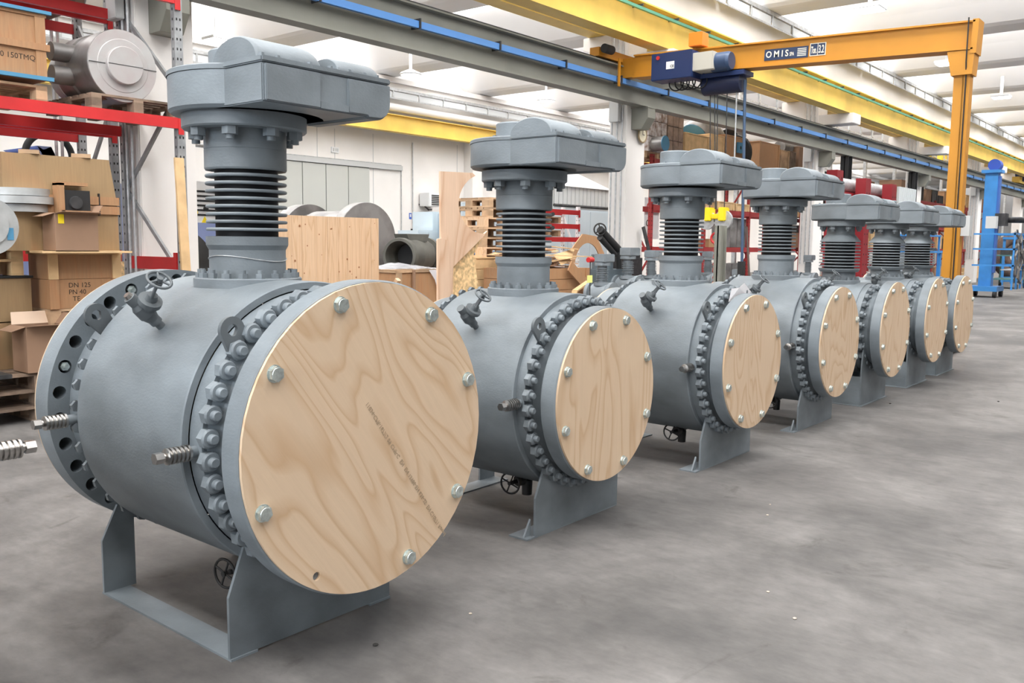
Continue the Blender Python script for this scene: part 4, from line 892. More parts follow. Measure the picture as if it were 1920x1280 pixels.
t = thing('timber_offcut', 'broad brown plank offcut leaning in front of the plywood ring', 'plank', (0, 0, 0)); MB().bar(at(1068, 498, 'Y', 7.52), at(1096, 530, 'Y', 7.52), .16, .02, (0, 1, 0)).bar(at(1096, 530, 'Y', 7.52), Vector((at(1130, 560, 'Y', 7.52).x, 7.52, 0)), .16, .02, (0, 1, 0)).build('plank', WOODO, t)
t = thing('timber_offcut', 'pale plank lying below the yellow tag', 'plank', (0, 0, 0)); MB().bar(at(1078, 545, 'Y', 7.3), at(1104, 527, 'Y', 7.3), .09, .02).bar(at(1078, 545, 'Y', 7.3), Vector((at(1060, 575, 'Y', 7.3).x, 7.3, 0)), .09, .02).build('plank', TAN, t)
# white and red shelf rack far behind
rack('white shelf rack with red beams and piled parts beyond the second neck', X_(990, 12.5), X_(1086, 12.5), 12.5, 12.95, Z_(1075, 387, 12.5), (Z_(1045, 397, 12.5) + .06, Z_(1045, 424, 12.5) + .06, Z_(1045, 449, 12.5) + .06), RED, mat('rack_white_post', (.85, .86, .87), .5), hb=.11, bays=1)
for py_, lb in ((423, 'pallet with steel tube on the upper shelf of the white and red rack'), (448, 'pallet with rods on the lower shelf of the white and red rack')):
    z_ = Z_(1045, py_, 12.5) + .062; t = pallet(lb, X_(1045, 12.5) - .25, 12.74, z_, .9, .4); MB().tube((-.2, -.45, .19), (.5, .2, .19), .045, .045, 14).tube((-.4, -.4, .17), (.3, .3, .17), .02, .02, 8).build('steel_tube', DKMET, t)
# ------------------------------------------------------------------ small valves waiting on the floor
def small_valve(label, px, py, Y, s, rz=.0):
    q = at(px, py, 'Y', Y); t = thing('small_valve', label, 'valve', (q.x, Y, 0), rz, 'small finned valves behind the row'); zt_ = q.z
    b = zt_ - .56 * s
    MB().lathe([(-.2 * s, 0), (-.2 * s, .17 * s), (-.15 * s, .17 * s), (-.15 * s, .12 * s), (-.12 * s, .15 * s), (.12 * s, .15 * s), (.15 * s, .12 * s), (.15 * s, .17 * s), (.2 * s, .17 * s), (.2 * s, 0)], 28, 'Y', (0, 0, b)).build('body', GREY, t)
    f = MB(); f.lathe([(b + .12 * s, .12 * s), (b + .16 * s, .12 * s), (b + .16 * s, .065 * s), (b + .40 * s, .065 * s), (b + .40 * s, .11 * s), (b + .44 * s, .11 * s), (b + .44 * s, 0)], 24, 'Z'); f.build('neck', GREY, t); src = None
    for k in range(7):
        if src is None: src = MB().lathe([(0, .06 * s), (0, .085 * s), (.008 * s, .085 * s), (.008 * s, .06 * s)], 24, 'Z').build('cooling_fin', GREY, t); src.location = (0, 0, b + .2 * s)
        else: inst(src, t, (0, 0, b + (.2 + .025 * k) * s))
    MB().box(-.10 * s, .15 * s, -.11 * s, .08 * s, b + .445 * s, b + .56 * s).build('gearbox', GREY, t, .01); MB().box(-.12 * s, .12 * s, -.16 * s, .16 * s, 0, max(.02, b - .15 * s)).build('stand', DKMET, t)
SGN = thing('wall_poster', 'white poster with a red letter on the red rack beside the second column', 'poster', tuple(at(1219, 402, 'Y', 11.75)))
MB().box(-.28, .45, 0, .02, -.62, .42).build('board', WHT, SGN); text('G', .36, RED, SGN, face_M((-.2, -.004, .05), (1, 0, 0), (0, 0, 1)), 'lettering', .001, True); text('OS', .24, INK, SGN, face_M((-.2, -.004, -.3), (1, 0, 0), (0, 0, 1)), 'lettering', .001, True); MB().box(-.02, .02, .0, .03, -SGN.location.z, -.6).build('post', DKMET, SGN)
small_valve('small grey finned valve right of the yellow tag', 1130, 476, 6.9, 1.0)
small_valve('small grey finned valve with a pale gearbox, second from the yellow tag', 1178, 464, 7.4, 1.1)
small_valve('small grey finned valve partly behind the third neck, left side', 1222, 469, 7.2, 1.0)
small_valve('small grey finned valve between third and fourth necks', 1328, 471, 8.6, 1.1)
small_valve('small grey finned valve low beside the fourth neck', 1382, 505, 8.6, 1.0)
small_valve('small grey finned valve between fourth and fifth necks', 1516, 478, 7.6, 1.0)
t = thing('finned_valve_crated', 'grey actuator box with cylinder beside the small valves', 'actuator', (X_(1152, 7.6), 7.6, 0)); z_ = Z_(1150, 505, 7.6)
MB().box(-.25, .42, 0, .4, 0, z_).build('base_box', mat('blue_grey_box', (.10, .13, .15), .5), t); MB().lathe([(z_, .17), (z_ + .2, .17), (z_ + .2, .18), (z_ + .23, .18), (z_ + .23, 0)], 28, 'Z', (0, .2, 0)).build('cylinder', mat('blue_grey_box', (0, 0, 0)), t)
t = thing('black_gear_operator', 'black gear operator with handwheel leaning above the small valves', 'valve operator', (0, 0, 0)); a, b_ = at(1125, 430, 'Y', 7.7), at(1160, 468, 'Y', 7.7)
MB().tube(a, b_, .06, .06, 12).tube(a + Vector((0, 0, -.12)), b_ + Vector((-.1, 0, -.08)), .05, .04, 10).tube(b_, Vector((b_.x + .1, 7.7, .05)), .05, .05, 8).build('housing', BLK, t); handwheel('handwheel', t, a, (-1, -.6, 0), .09, .012, BLK)
t = thing('red_cap_rod', 'rod with a red cap and a yellow tag standing beside the scrap crate', 'tool', (0, 0, 0)); a = at(1107, 487, 'Y', 6.7); MB().tube((a.x, a.y, 0), a, .008, .008, 8).build('rod', DKMET, t); MB().tube(a + Vector((-.05, 0, 0)), a + Vector((.05, .0, 0)), .035, .035, 14).build('red_cap', RED, t)
b_ = at(1106, 523, 'Y', 6.68); MB().box(b_.x - .06, b_.x + .06, 6.68, 6.684, b_.z - .05, b_.z + .05).build('yellow_tag', mat('pale_yellow_tag', (.75, .78, .25), .7), t)
t = thing('black_bags', 'black plastic sheeting behind the small valves', 'sheeting', (X_(1196, 8.4), 8.4, 0)); MB().box(-.3, .25, 0, .4, 0, Z_(1196, 478, 8.4)).build('sheeting', mat('black_plastic', (.02, .02, .022), .3, 0, 0, 3, .9, 9), t, .05)
# ------------------------------------------------------------------ column fittings
t = thing('wall_clock', 'round pale clock on the second column', 'clock', (X_(1198, 9.58), 9.59, Z_(1197, 252, 9.58))); MB().lathe([(-.05, 0), (-.05, .14)], 32, 'Y').build('dial', mat('clock_dial', (.72, .66, .50), .5), t); MB().torus((0, -.045, 0), (0, 1, 0), .15, .018, 32, 8).build('rim', mat('clock_rim', (.3, .22, .12), .4), t); MB().box(-.006, .006, -.056, -.052, 0, .1).box(0, .07, -.056, -.052, -.006, .006).build('hands', BLK, t)
for x in colx[1:6]:
    t = thing('conduit_riser', 'three grey conduits running up the near corner of the column at %d metres' % round(x), 'conduit', (x - .04, 9.8, 0)); p = MB()
    for y in (-.12, .0, .12): p.tube((0, y, 1.1), (0, y, 6.1), .018, .018, 8)
    p.build('conduits', GALV, t); MB().box(-.12, -.02, -.1, .12, 4.0, 4.4).build('junction_box', PLASTIC, t, .008)
for c__, nm in zip([o for o in COL.objects if o.name.startswith('conduit_riser')], ('first column, behind the rack', 'second column, left of the clock', 'third column, behind the crane leg', 'fourth column, right of the golden leg', 'fifth column, far right')): c__['label'] = 'three grey conduits and a junction box on the ' + nm
for br, nm in zip([o for o in COL.objects if o.name.startswith('beam_bracket')], ('outside the left edge', 'first column above the rack', 'second column above the clock', 'third column beside the brown cartons', 'fourth column left of the golden leg', 'fifth column right of the golden leg', 'sixth column far right', 'seventh column far away', 'eighth column far away', 'ninth column far away')):
    br['label'] = 'grey-green bracket under the runway beam, ' + nm
# ------------------------------------------------------------------ racks of goods between the second and later columns
levs = (1.35, 2.55)
rA = rack('dark red heavy rack behind the second and third columns, laden with crates', 18.5, 26.6, 10.9, 11.6, 3.72, (1.55, 2.55, 3.62), DRED, DRED, hb=.13, bays=3, wp=.12)
rB = rack('dark red heavy rack beyond the third column', 27.8, 36.2, 10.9, 12.0, 3.72, (1.55, 2.55, 3.62), DRED, DRED, hb=.13, bays=3, wp=.12)
rC = rack('dark red heavy rack far down the hall', 38.0, 54.4, 10.9, 12.0, 3.72, (1.55, 2.55, 3.62), DRED, DRED, hb=.13, bays=6, wp=.12)
YR = 10.88
def goods(label, pa, pb, pt, kind, z=None, Y=YR, depth=.7, m=None, group=None):
    xa_, xb_ = X_(pa, Y, pt), X_(pb, Y, pt); z0 = z; zt_ = Z_((pa + pb) / 2, pt, Y)
    if kind == 'crate': return crate(label, xa_, xb_, Y, Y + depth, z0, zt_, m or TAN, None, .03, group=group)
    t = thing('wrapped_load', label, 'wrapped pallet load', ((xa_ + xb_) / 2, Y + depth / 2, z0), 0, group); w = (xb_ - xa_) / 2; h = zt_ - z0
    n = 3
    for i in range(n):
        for j in range(3): MB().box(-w + 2 * w * i / n + .004, -w + 2 * w * (i + 1) / n - .004, -depth / 2, depth / 2, h * j / 3 + .004, h * (j + 1) / 3 - .004).build('wrapped_box', m or WRAP, t, .01)
    return t
S3 = 3.622
pallet('pallet under the bright wrapped load beside the clock', X_(1232, YR), YR + .37, S3, 1.2, .7)
goods('tall stretch-wrapped load with silvery wrinkles beside the clock', 1218, 1252, 200, 'wrap', S3 + .146)
pallet('pallet under the brown wrapped load', X_(1268, YR), YR + .37, S3, 1.1, .7)
goods('brown wrapped load of boxes right of the silvery one', 1253, 1283, 212, 'wrap', S3 + .146, m=WRAPB)
goods('long tan crate under the steel elbow on the top rack shelf', 1284, 1330, 252, 'crate', S3)
goods('shorter tan crate with fork frame on the top rack shelf', 1332, 1358, 253, 'crate', S3)
goods('open-fronted tan crate with small blue valve on the top rack shelf', 1360, 1402, 256, 'crate', S3, m=WOODO)
goods('dark wood crate right of the big black disc', 1424, 1462, 268, 'crate', S3, m=WOODO)
goods('brown crate below the row of steel reducers', 1463, 1480, 282, 'crate', S3, m=WOODM)
goods('dark brown crate end of the top shelf', 1481, 1492, 284, 'crate', S3, m=WOODD)
for pa, pb, pt, lb in ((1497, 1512, 276, 'narrow tall brown carton left of the third column'), (1512, 1528, 276, 'tall brown carton with white label before the third column')):
    c = goods(lb, pa, pb, pt, 'crate', S3, m=CARD)
# elbows and reducers
def elbow(label, px, py, Y, r, R, z=None, blue=False):
    q = at(px, py, 'Y', Y); t = thing('steel_elbow', label, 'pipe elbow', (q.x, Y, q.z)); m_ = MB(); n, mm = 14, 18; v = []
    for i in range(n + 1):
        a = PI * .5 * i / n
        for j in range(mm):
            b = 2 * PI * j / mm; v.append(((R + r * math.cos(b)) * math.cos(a + PI * .25) , r * math.sin(b), (R + r * math.cos(b)) * math.sin(a + PI * .25) - R))
    m_.add(v, [(i * mm + j, (i + 1) * mm + j, (i + 1) * mm + (j + 1) % mm, i * mm + (j + 1) % mm) for i in range(n) for j in range(mm)], True); m_.build('elbow_shell', STEELD, t)
    e0 = Vector((R * math.cos(PI * .75), 0, R * math.sin(PI * .75) - R)); MB().tube(e0, e0 + Vector((-.01, 0, -.01)), r * .98, r * .98, 18).build('end_cover', BLUEP if blue else BLK, t); return t
elbow('large bright steel elbow with blue end cover on the long crate', 1312, 245, YR + .5, .34, .45, blue=True)
elbow('smaller steel elbow behind the large one', 1336, 249, YR + .6, .24, .32)
elbow('dull steel elbow above the open-fronted crate', 1376, 250, YR + .5, .26, .34)
q = at(1410, 272, 'Y', YR - .25); t = thing('steel_disc', 'big black disc standing on edge between tan crates on the rack', 'disc', (q.x, YR + .3, S3)); MB().lathe([(0, 0), (0, .50), (.10, .52), (.10, 0)], 48, 'X', (0, 0, .53)).build('disc', BLK, t)
q = at(1232, 262, 'Y', YR - .1); t = thing('blue_capped_drum', 'small steel drum with blue end cap on the shelf beside the clock', 'drum', (X_(1222, YR), YR - .05, S3 + .15)); MB().lathe([(-.25, .0), (-.25, .17), (.2, .17)], 28, 'Y', (0, 0, .17)).build('drum', STEELD, t); MB().lathe([(-.27, 0), (-.27, .18), (-.25, .18)], 28, 'Y', (0, 0, .17)).build('end_cap', BLUEP, t)
for k in range(3):
    q = at(1466 + 11 * k, 276 + 3 * k, 'Y', YR + .4); t = thing('steel_reducer', ('first', 'second', 'third')[k] + ' bright steel reducer cone from the left in the row above the brown crate', 'reducer', (q.x, YR + .4, q.z), 0, 'steel reducers in a row'); MB().lathe([(-.18, 0), (-.18, .19), (.0, .22), (.2, .30), (.2, 0)], 28, 'X').build('cone', STEELD, t)
# lower shelves: sheets, drums, pallets
t = thing('blue_fitting', 'small blue square flange on the open-fronted crate', 'fitting', (X_(1383, YR - .05), YR - .04, Z_(1383, 277, YR))); MB().box(-.14, .14, -.03, .03, -.14, .14).build('plate', BLUEP, t); MB().lathe([(-.032, 0), (-.032, .05)], 16, 'Y').build('bore', BLK, t)
random.seed(21)
for (pa, pb, lv, hh, mk, lb) in ((1318, 1330, 2.552, .25, WOODM, 'small timber block pile on the middle shelf, left'), (1344, 1376, 2.552, .22, TAN, 'pale flat crate on the middle shelf'), (1378, 1404, 2.552, .2, TAN, 'second pale flat crate on the middle shelf'),
                                 (1330, 1350, 1.552, .22, WOODO, 'brown flat crate on the lower shelf')):
    xa_, xb_ = X_(pa, YR), X_(pb, YR); crate(lb, xa_, xb_, YR, YR + .7, lv, lv + hh, mk, None, .03)
for k, (px, lv) in enumerate(((1357, 1.552), (1368, 1.552), (1380, 1.552), (1393, 1.552), (1405, 1.552), (1357, .0), (1372, .0), (1388, .0), (1403, .0))):
    t = thing('steel_cylinder', ('standing grey steel cylinder on the %s, %s from the left' % ('lower shelf' if lv else 'floor under the rack', ('first', 'second', 'third', 'fourth', 'fifth')[k if lv else k - 5])), 'cylinder', (X_(px, YR + .2), YR + .35, lv), 0, 'grey steel cylinders in the red rack')
    MB().lathe([(0, 0), (0, .17), (.01, .175), (.80 if lv else 1.1, .175), (.81 if lv else 1.11, .16), (.81 if lv else 1.11, 0)], 24, 'Z').build('shell', STEELD, t)
# far rack fill
random.seed(33)
k = 0
ORD = 'first second third fourth fifth sixth seventh eighth ninth tenth eleventh twelfth thirteenth fourteenth fifteenth sixteenth seventeenth'.split()
for (xa_, xb_, rn) in ((28.0, 36.0, 'red rack beyond the third column'), (38.2, 54.2, 'farthest red rack')):
    for lv in (0, 1.552, 2.552, 3.622):
        x = xa_; k = 0
        while x < xb_ - .9:
            w = random.uniform(.7, 1.25); hh = random.uniform(.35, .75); kind = random.choice(('tan crate', 'brown carton load', 'dark steel parts box', 'grey drum box', 'orange wood crate'))
            mm = {'tan crate': TAN, 'brown carton load': CARD, 'dark steel parts box': DKMET, 'grey drum box': GALV, 'orange wood crate': WOODO}[kind]
            lvn = {0: 'floor level', 1.552: 'lowest shelf', 2.552: 'middle shelf', 3.622: 'top shelf'}[lv]
            crate('%s, %s from left, %s, %s' % (kind, ORD[min(k, 16)], lvn, rn), x, x + w, 10.95, 11.8, lv, lv + hh, mm, None, .03, group='goods in the far red racks'); x += w + random.uniform(.05, .5); k += 1
# ------------------------------------------------------------------ gantry crane
GX = 14.6
t = thing('gantry_crane', 'golden semi-gantry crane with lettered girder, leg standing behind the last valve', 'crane', (GX, 0, 0))
yL0, yL1 = 3.28, 3.50
GO = Vector((0, 6.2, 4.78)); gi = MB().box(-.11, .11, -2.95, 2.8, -.18, .18).box(-.16, .16, -2.95, 2.8, -.205, -.18).box(-.16, .16, -2.95, 2.8, .18, .205).box(-.16, .16, -3.0, -2.92, -.26, .22).build('girder', YELP, t)
gi.location = GO; gi.rotation_euler = (math.atan(.036), 0, 0)
MB().box(-.10, .10, yL0, yL1, .15, 4.2).box(-.11, -.10, yL0 + .085, yL0 + .10, .15, 4.2).build('leg', YELP, t, .006)
MB().prism([(yL0 - .03, 4.12), (yL1 + .03, 4.12), (yL1 + .10, 4.47), (yL0 - .05, 4.46)], -.15, .15, 'X').build('leg_head', YELP, t)
MB().box(-.45, .45, yL0 - .02, yL1 + .02, .05, .22).build('end_carriage', YELP, t); MB().lathe([(-.05, 0), (-.05, .09), (.05, .09), (.05, 0)], 20, 'Y', (-.3, 3.4, .09)).lathe([(-.05, 0), (-.05, .09), (.05, .09), (.05, 0)], 20, 'Y', (.3, 3.4, .09)).build('wheels', DKMET, t)
MB().path([(-.12, yL0 + .05, .3), (-.12, yL0 + .05, 4.1), (-.17, yL0 + .05, 4.3), (-.17, yL0 + .05, 4.92)], .010).build('leg_cable', BLK, t)
MB().box(-.07, .07, yL0 - .12, yL0 - .002, 1.78, 2.08).build('switch_box', PLASTIC, t)
SIGN = mat('sign_navy', (.012, .03, .085), .5); LET = mat('sign_cream', (.72, .70, .60), .6)
def gy(px, py): return at(px, py, 'X', GX - .125).y - GO.y
def fit(body, ya, yb_, zb, h, sp=1.0, bold=True):
    o = text(body, h * 1.38, LET, gi, Matrix.Identity(4), 'lettering', .001, bold, sp); v = [q.co.x for q in o.data.vertices]; w0, w1 = min(v), max(v)
    k = (ya - yb_) / (w1 - w0); o.matrix_local = face_M((-.1245, ya + w0 * k, zb), (0, -1, 0), (0, 0, 1)) @ Matrix.Diagonal((k, 1, 1, 1)); return o
ya, yb_ = gy(1433, 104), gy(1515, 96); W_ = ya - yb_; zo = -.01
MB().box(-.118, -.109, yb_, ya, zo - .095, zo + .085).build('name_board', SIGN, gi)
fit('OMIS', ya - W_ * .04, ya - W_ * .56, zo - .05, .105, 1.5); fit('SPA', ya - W_ * .59, ya - W_ * .69, zo - .05, .06)
sp_ = MB()
for k in range(5): sp_.box(-.1195, -.1175, yb_ + W_ * .04, yb_ + W_ * .24, zo - .065 + .027 * k, zo - .052 + .027 * k)
sp_.build('small_print', LET, gi)
ya, yb_ = gy(1518, 96), gy(1548, 92); ym = (ya + yb_) / 2
MB().box(-.1175, -.109, yb_, ya, zo - .085, zo + .115).build('load_plate_rim', LET, gi); MB().box(-.1185, -.116, yb_ + .012, ym - .005, zo - .073, zo + .103).box(-.1185, -.116, ym + .005, ya - .012, zo - .073, zo + .103).build('load_plate', SIGN, gi)
fit('Ton.', ya - .025, ym + .015, zo - .045, .11, .95); fit('3.2', ym - .018, yb_ + .025, zo - .045, .125, .95)
# crab, cabinets and hoist (rigidly on the girder)
PX = GX - .45
def py_(px, py, X=PX): return at(px, py, 'X', X)
def slab(name, pa, pb, pt, pbm, X0, X1, m, bev=.01):
    A_, B_ = at(pa, (pt + pbm) / 2, 'X', X0), at(pb, (pt + pbm) / 2, 'X', X0); zt = at((pa + pb) / 2, pt, 'X', X0).z; zb = at((pa + pb) / 2, pbm, 'X', X0).z
    return MB().box(X0 - GX, X1 - GX, B_.y, A_.y, zb, zt).build(name, m, t, bev)
slab('control_cabinet', 1221, 1296, 97, 148, GX - .55, GX - .16, NAVY); slab('pale_cabinet', 1297, 1336, 97, 131, GX - .5, GX - .16, mat('beige_cabinet', (.50, .48, .42), .5)); slab('beacon_box', 1291, 1316, 60, 86, GX - .3, GX - .05, ORNG)
slab('cabinet_sticker', 1249, 1264, 115, 129, GX - .554, GX - .55, WHT, 0); q = at(1258, 126, 'X', GX - .56); text('CE', .06, INK, t, face_M((-.556, q.y + .02, q.z), (0, -1, 0), (0, 0, 1)), 'sticker_lettering', .0006, True); q = at(1234, 109, 'X', GX - .56); MB().lathe([(-.012, 0), (-.012, .035), (.0, .035)], 16, 'X', (-.56, q.y, q.z)).build('stop_knob', RED, t)
q = at(1303, 92, 'X', GX - .15); MB().box(-.17, -.13, q.y - .02, q.y + .02, 4.96, 5.2).build('beacon_post', YELP, t); q = at(1323, 80, 'X', GX); MB().box(-.03, .03, q.y - .03, q.y + .03, 4.9, 5.25).build('mast', YELP, t)
a, b_ = at(1337, 118, 'X', GX - .3), at(1372, 118, 'X', GX - .3); MB().lathe([(b_.y, 0), (b_.y, .14), (b_.y + .05, .16), (a.y, .16), (a.y, 0)], 28, 'Y', (-.3, 0, a.z)).build('hoist_motor', mat('motor_blue', (.03, .06, .13), .45), t)
a, b_ = at(1322, 151, 'X', GX), at(1393, 149, 'X', GX); MB().lathe([(b_.y, 0), (b_.y, .17), (a.y, .17), (a.y, 0)], 28, 'Y', (0, 0, 4.40)).build('rope_drum', mat('drum_navy', (.01, .016, .05), .4), t); MB().box(-.2, .2, b_.y - .1, a.y + .15, 4.50, 4.575).build('crab_frame', NAVY, t)
a = at(1185, 128, 'X', GX); MB().box(-.9, .5, 9.26, 9.46, 4.985, 5.14).build('beam_end_carriage', YELP, t); MB().box(-.1, .1, 8.95, 9.4, 4.70, 5.05).build('girder_stub', YELP, t); MB().lathe([(-.9, 0), (-.9, .08), (-.65, .08), (-.65, 0)], 20, 'X', (0, 9.15, 5.1)).build('travel_motor', BLK, t)
MB().box(-.42, -.37, 9.13, 9.16, 4.5, 5.0).build('busbar_arm', YELP, t)
fs = None
for k in range(5):
    q = at(1268 + 11 * k, 157, 'X', GX - .2); MB().torus((-.2, q.y, 4.47), (1, .2, 0), .13, .012, 20, 6).build('festoon_cable', BLK, t)
# ropes, pendant, hook
def rope(nm, px0, py0, px1, py1, r, m, x=GX):
    a = at(px0, py0, 'X', x); b = at(px1, py1, 'X', x); b.y = a.y + (b.y - a.y); return MB().tube(a - Vector((GX, 0, 0)), b - Vector((GX, 0, 0)), r, r, 6).build(nm, m, t)
for px, pe in ((1332, 1331), (1340, 1341), (1346, 1343), (1364, 1358)): rope('hoist_rope', px, 152, pe, 392, .009, DKMET)
rope('pendant_cable', 1397, 150, 1391, 500, .026, mat('pendant_blue_grey', (.05, .09, .16), .5)); rope('pendant_cable', 1382, 150, 1376, 330, .014, GALV); q = at(1390, 503, 'X', GX) - Vector((GX, 0, 0)); MB().box(q.x - .05, q.x + .05, q.y - .05, q.y + .05, q.z - .12, q.z + .12).build('pendant_control', BLK, t)
ha, hb_ = at(1320, 389, 'X', GX - .12), at(1358, 414, 'X', GX - .12); c0 = (ha + hb_) / 2 - Vector((GX, 0, 0)); hw = (ha.y - hb_.y) / 2; hh = (ha.z - hb_.z) / 2
MB().box(c0.x, c0.x + .2, c0.y + hw * .35, c0.y + hw, c0.z - hh, c0.z + hh).box(c0.x, c0.x + .2, c0.y - hw, c0.y - hw * .35, c0.z - hh, c0.z + hh).box(c0.x + .02, c0.x + .18, c0.y - hw * .4, c0.y + hw * .4, c0.z - hh * .7, c0.z + hh * .05).build('hook_block', YELC, t, .015)
MB().lathe([(c0.x + .06, 0), (c0.x + .06, .17), (c0.x + .12, .17), (c0.x + .12, 0)], 24, 'X', (0, c0.y + hw * .9, c0.z - .1)).lathe([(c0.x + .06, 0), (c0.x + .06, .17), (c0.x + .12, .17), (c0.x + .12, 0)], 24, 'X', (0, c0.y - hw * .7, c0.z - .1)).build('sheaves', GALV, t)
cx_, cy_ = c0.x + .1, c0.y; MB().torus((cx_, cy_, c0.z - .42), (1, 0, 0), .09, .022, 20, 8).build('hook_ring', RED, t)
lk = MB(); random.seed(2)
for k in range(26):
    lk.torus((cx_ + .03 * math.sin(k), cy_ + .02 * math.cos(k * 2.1), c0.z - .52 - .04 * k), (1, 0, 0) if k % 2 else (0, 1, 0), .026, .009, 8, 5)
lk.build('sling_chain', RED if False else mat('sling_chain_red', (.35, .08, .07), .5, .4, .3, 20), t)
# ------------------------------------------------------------------ steel stock posts near the crane
q = at(1352, 423, 'Y', 6.6); t = thing('steel_post', 'upright grey-green steel channel behind the third and fourth valves', 'post', (q.x, 6.6, 0)); MB().box(-.10, .10, -.012, .012, 0, q.z).box(-.10, -.085, -.06, .06, 0, q.z).box(.085, .10, -.06, .06, 0, q.z).build('channel', BEAMG, t); MB().box(-.15, .15, -.15, .15, 0, .015).build('foot_plate', BEAMG, t)
t = thing('leaning_bar', 'dark rusty bar leaning against the red rack', 'bar', (0, 0, 0)); a = at(1400, 425, 'Y', 10.6); b_ = at(1407, 520, 'Y', 10.0); MB().bar(a, Vector((b_.x + .1, 10.0, 0)), .09, .03, (0, 1, 0)).build('bar', mat('rusty_bar', (.11, .08, .07), .8), t)
t = thing('leaning_bar', 'dark flat bar leaning beside the second column', 'bar', (0, 0, 0)); a = at(1206, 425, 'Y', 9.5); b_ = at(1222, 470, 'Y', 9.3); MB().bar(a, Vector((b_.x + .5, 9.2, 0)), .09, .03, (0, 1, 0)).build('bar', DKMET, t)
Yd = 6.4
for k, (pa, pb, pt) in enumerate(((1560, 1584, 318), (1615, 1636, 334), (1664, 1684, 345))):
    xa_, xb_ = X_(pa, Yd), X_(pb, Yd); z_ = Z_((pa + pb) / 2, pt, Yd); t = thing('perforated_post', ('first', 'second', 'third')[k] + ' tall dark red perforated post from the left, carrying grey tubes', 'post', ((xa_ + xb_) / 2, Yd, 0), 0, 'dark red perforated posts'); w = .17
    MB().box(-w, w, 0, .03, 0, z_).box(-w, -w + .025, .03, .22, 0, z_).box(w - .025, w, .03, .22, 0, z_).build('channel', mat('wine_red_post', (.22, .008, .014), .45), t); h = MB()
    for j in range(int(z_ / .22)):
        for xx in (-.08, .08): h.lathe([(-.002, 0), (-.002, .022)], 10, 'Y', (xx, 0, .12 + .22 * j))
    h.build('holes', BLK, t)['kind'] = 'stuff'; MB().box(-.3, .3, -.25, .45, 0, .03).build('foot', mat('wine_red_post', (0, 0, 0)), t); PZ = z_; PXX = (xa_ + xb_) / 2
t = thing('steel_tube', 'long grey steel tube carried by the dark red perforated posts', 'tube', (0, 0, 0)); a, b_ = at(1545, 341, 'Y', Yd + .42), at(1668, 362, 'Y', Yd + .42); z_ = (a.z + b_.z) / 2; MB().tube((a.x, Yd + .42, z_), (b_.x, Yd + .42, z_), .15, .15, 20).build('tube', GALV, t); MB().box(a.x, b_.x, Yd + .25, Yd + .6, z_ - .3, z_ - .16).build('carrier_rail', mat('wine_red_post', (0, 0, 0)), t)
for px, lb in ((1590, 'black steel post under the runway beam left of the second red post'), (1716, 'black steel post under the runway beam right of the third red post')):
    q = at(px, 320, 'Y', 9.3); t = thing('black_post', lb, 'post', (q.x, 9.36, 0)); MB().box(-.16, .16, -.012, .012, 0, 4.285).box(-.16, -.14, -.12, .12, 0, 4.285).box(.14, .16, -.12, .12, 0, 4.285).build('h_section', BLK, t)
# corrugated white partition and blue benches further on
xa_, xb_ = X_(1684, 9.0), X_(1716, 9.0); t = thing('partition', 'pale corrugated metal partition behind the sixth gearbox', 'partition', (xa_, 9.0, 0)); zt_ = Z_(1700, 352, 9.0)
for k in range(12): o = MB().box(0, (xb_ - xa_) / 12 - .03, 0, .05, 0, zt_).build('sheet_rib', mat('pale_metal_sheet', (.55, .58, .58), .5), t); o.location = (k * (xb_ - xa_) / 12, 0, 0)
MB().box(0, xb_ - xa_, .04, .08, 0, zt_).build('backing', mat('pale_metal_sheet', (0, 0, 0)), t)
def bench(label, pa, pb, pt, Y, d=.8):
    xa_, xb_ = X_(pa, Y), X_(pb, Y); zt_ = Z_((pa + pb) / 2, pt, Y); t = thing('workbench', label, 'workbench', ((xa_ + xb_) / 2, Y, 0)); w = (xb_ - xa_) / 2
    MB().box(-w, w, 0, d, zt_ - .06, zt_).build('bench_top', BLUEM, t)
    for x in (-w + .03, w - .09):
        for y in (.02, d - .08): MB().box(x, x + .06, y, y + .06, 0, zt_ - .06).build('leg', BLUEM, t)
    MB().box(-w + .05, w - .05, .05, d - .05, .3, .33).build('shelf', BLUEM, t); MB().box(-w + .1, -w + .5, .1, .5, zt_, zt_ + .12).box(w - .6, w - .2, .1, .5, zt_, zt_ + .07).build('clutter', DKMET, t); return t
bench('blue steel workbench behind the sixth and seventh necks', 1745, 1772, 470, 6.2); bench('blue steel workbench between the valves and the golden leg', 1728, 1768, 440, 8.2)
# ------------------------------------------------------------------ blue welding column machine
B0 = at(1846, 556, 'Z', 0); t = thing('welding_column', 'tall bright blue column-and-boom welding machine on casters right of the golden leg', 'machine', (B0.x, B0.y, 0)); dB = (B0 - CAMP).dot(FW)
def bz(py): return at(1840, py, 'Y', B0.y).z
H_ = bz(318); w = .19
MB().box(-w, w, -w, w, .35, H_).build('column', BLUEM, t, .01); MB().box(-w * .6, w * .6, -w - .06, -w, .8, H_ - .1).build('rail_plate', mat('darker_blue', (.05, .13, .40), .5), t); MB().box(-w - .1, w + .1, -w - .1, w + .1, H_, H_ + .1).build('cap_plate', BLUEM, t)
MB().lathe([(-.2, 0), (-.2, .19), (.2, .19), (.2, 0)], 24, 'X', (.05, -.05, H_ + .26)).build('lift_motor', mat('motor_bright_blue', (.03, .08, .40), .4), t)
MB().box(-.55, .55, -.45, .45, .2, .36).build('base_frame', BLUEM, t)
for x in (-.48, .48):
    for y in (-.38, .38): MB().lathe([(-.05, 0), (-.05, .11), (.05, .11), (.05, 0)], 18, 'Y', (x, y, .11)).build('caster', BLK, t)
MB().box(-.5, .9, -1.0, -.5, .9, .93).build('work_table', GALV, t); za = bz(410); bm_ = MB()
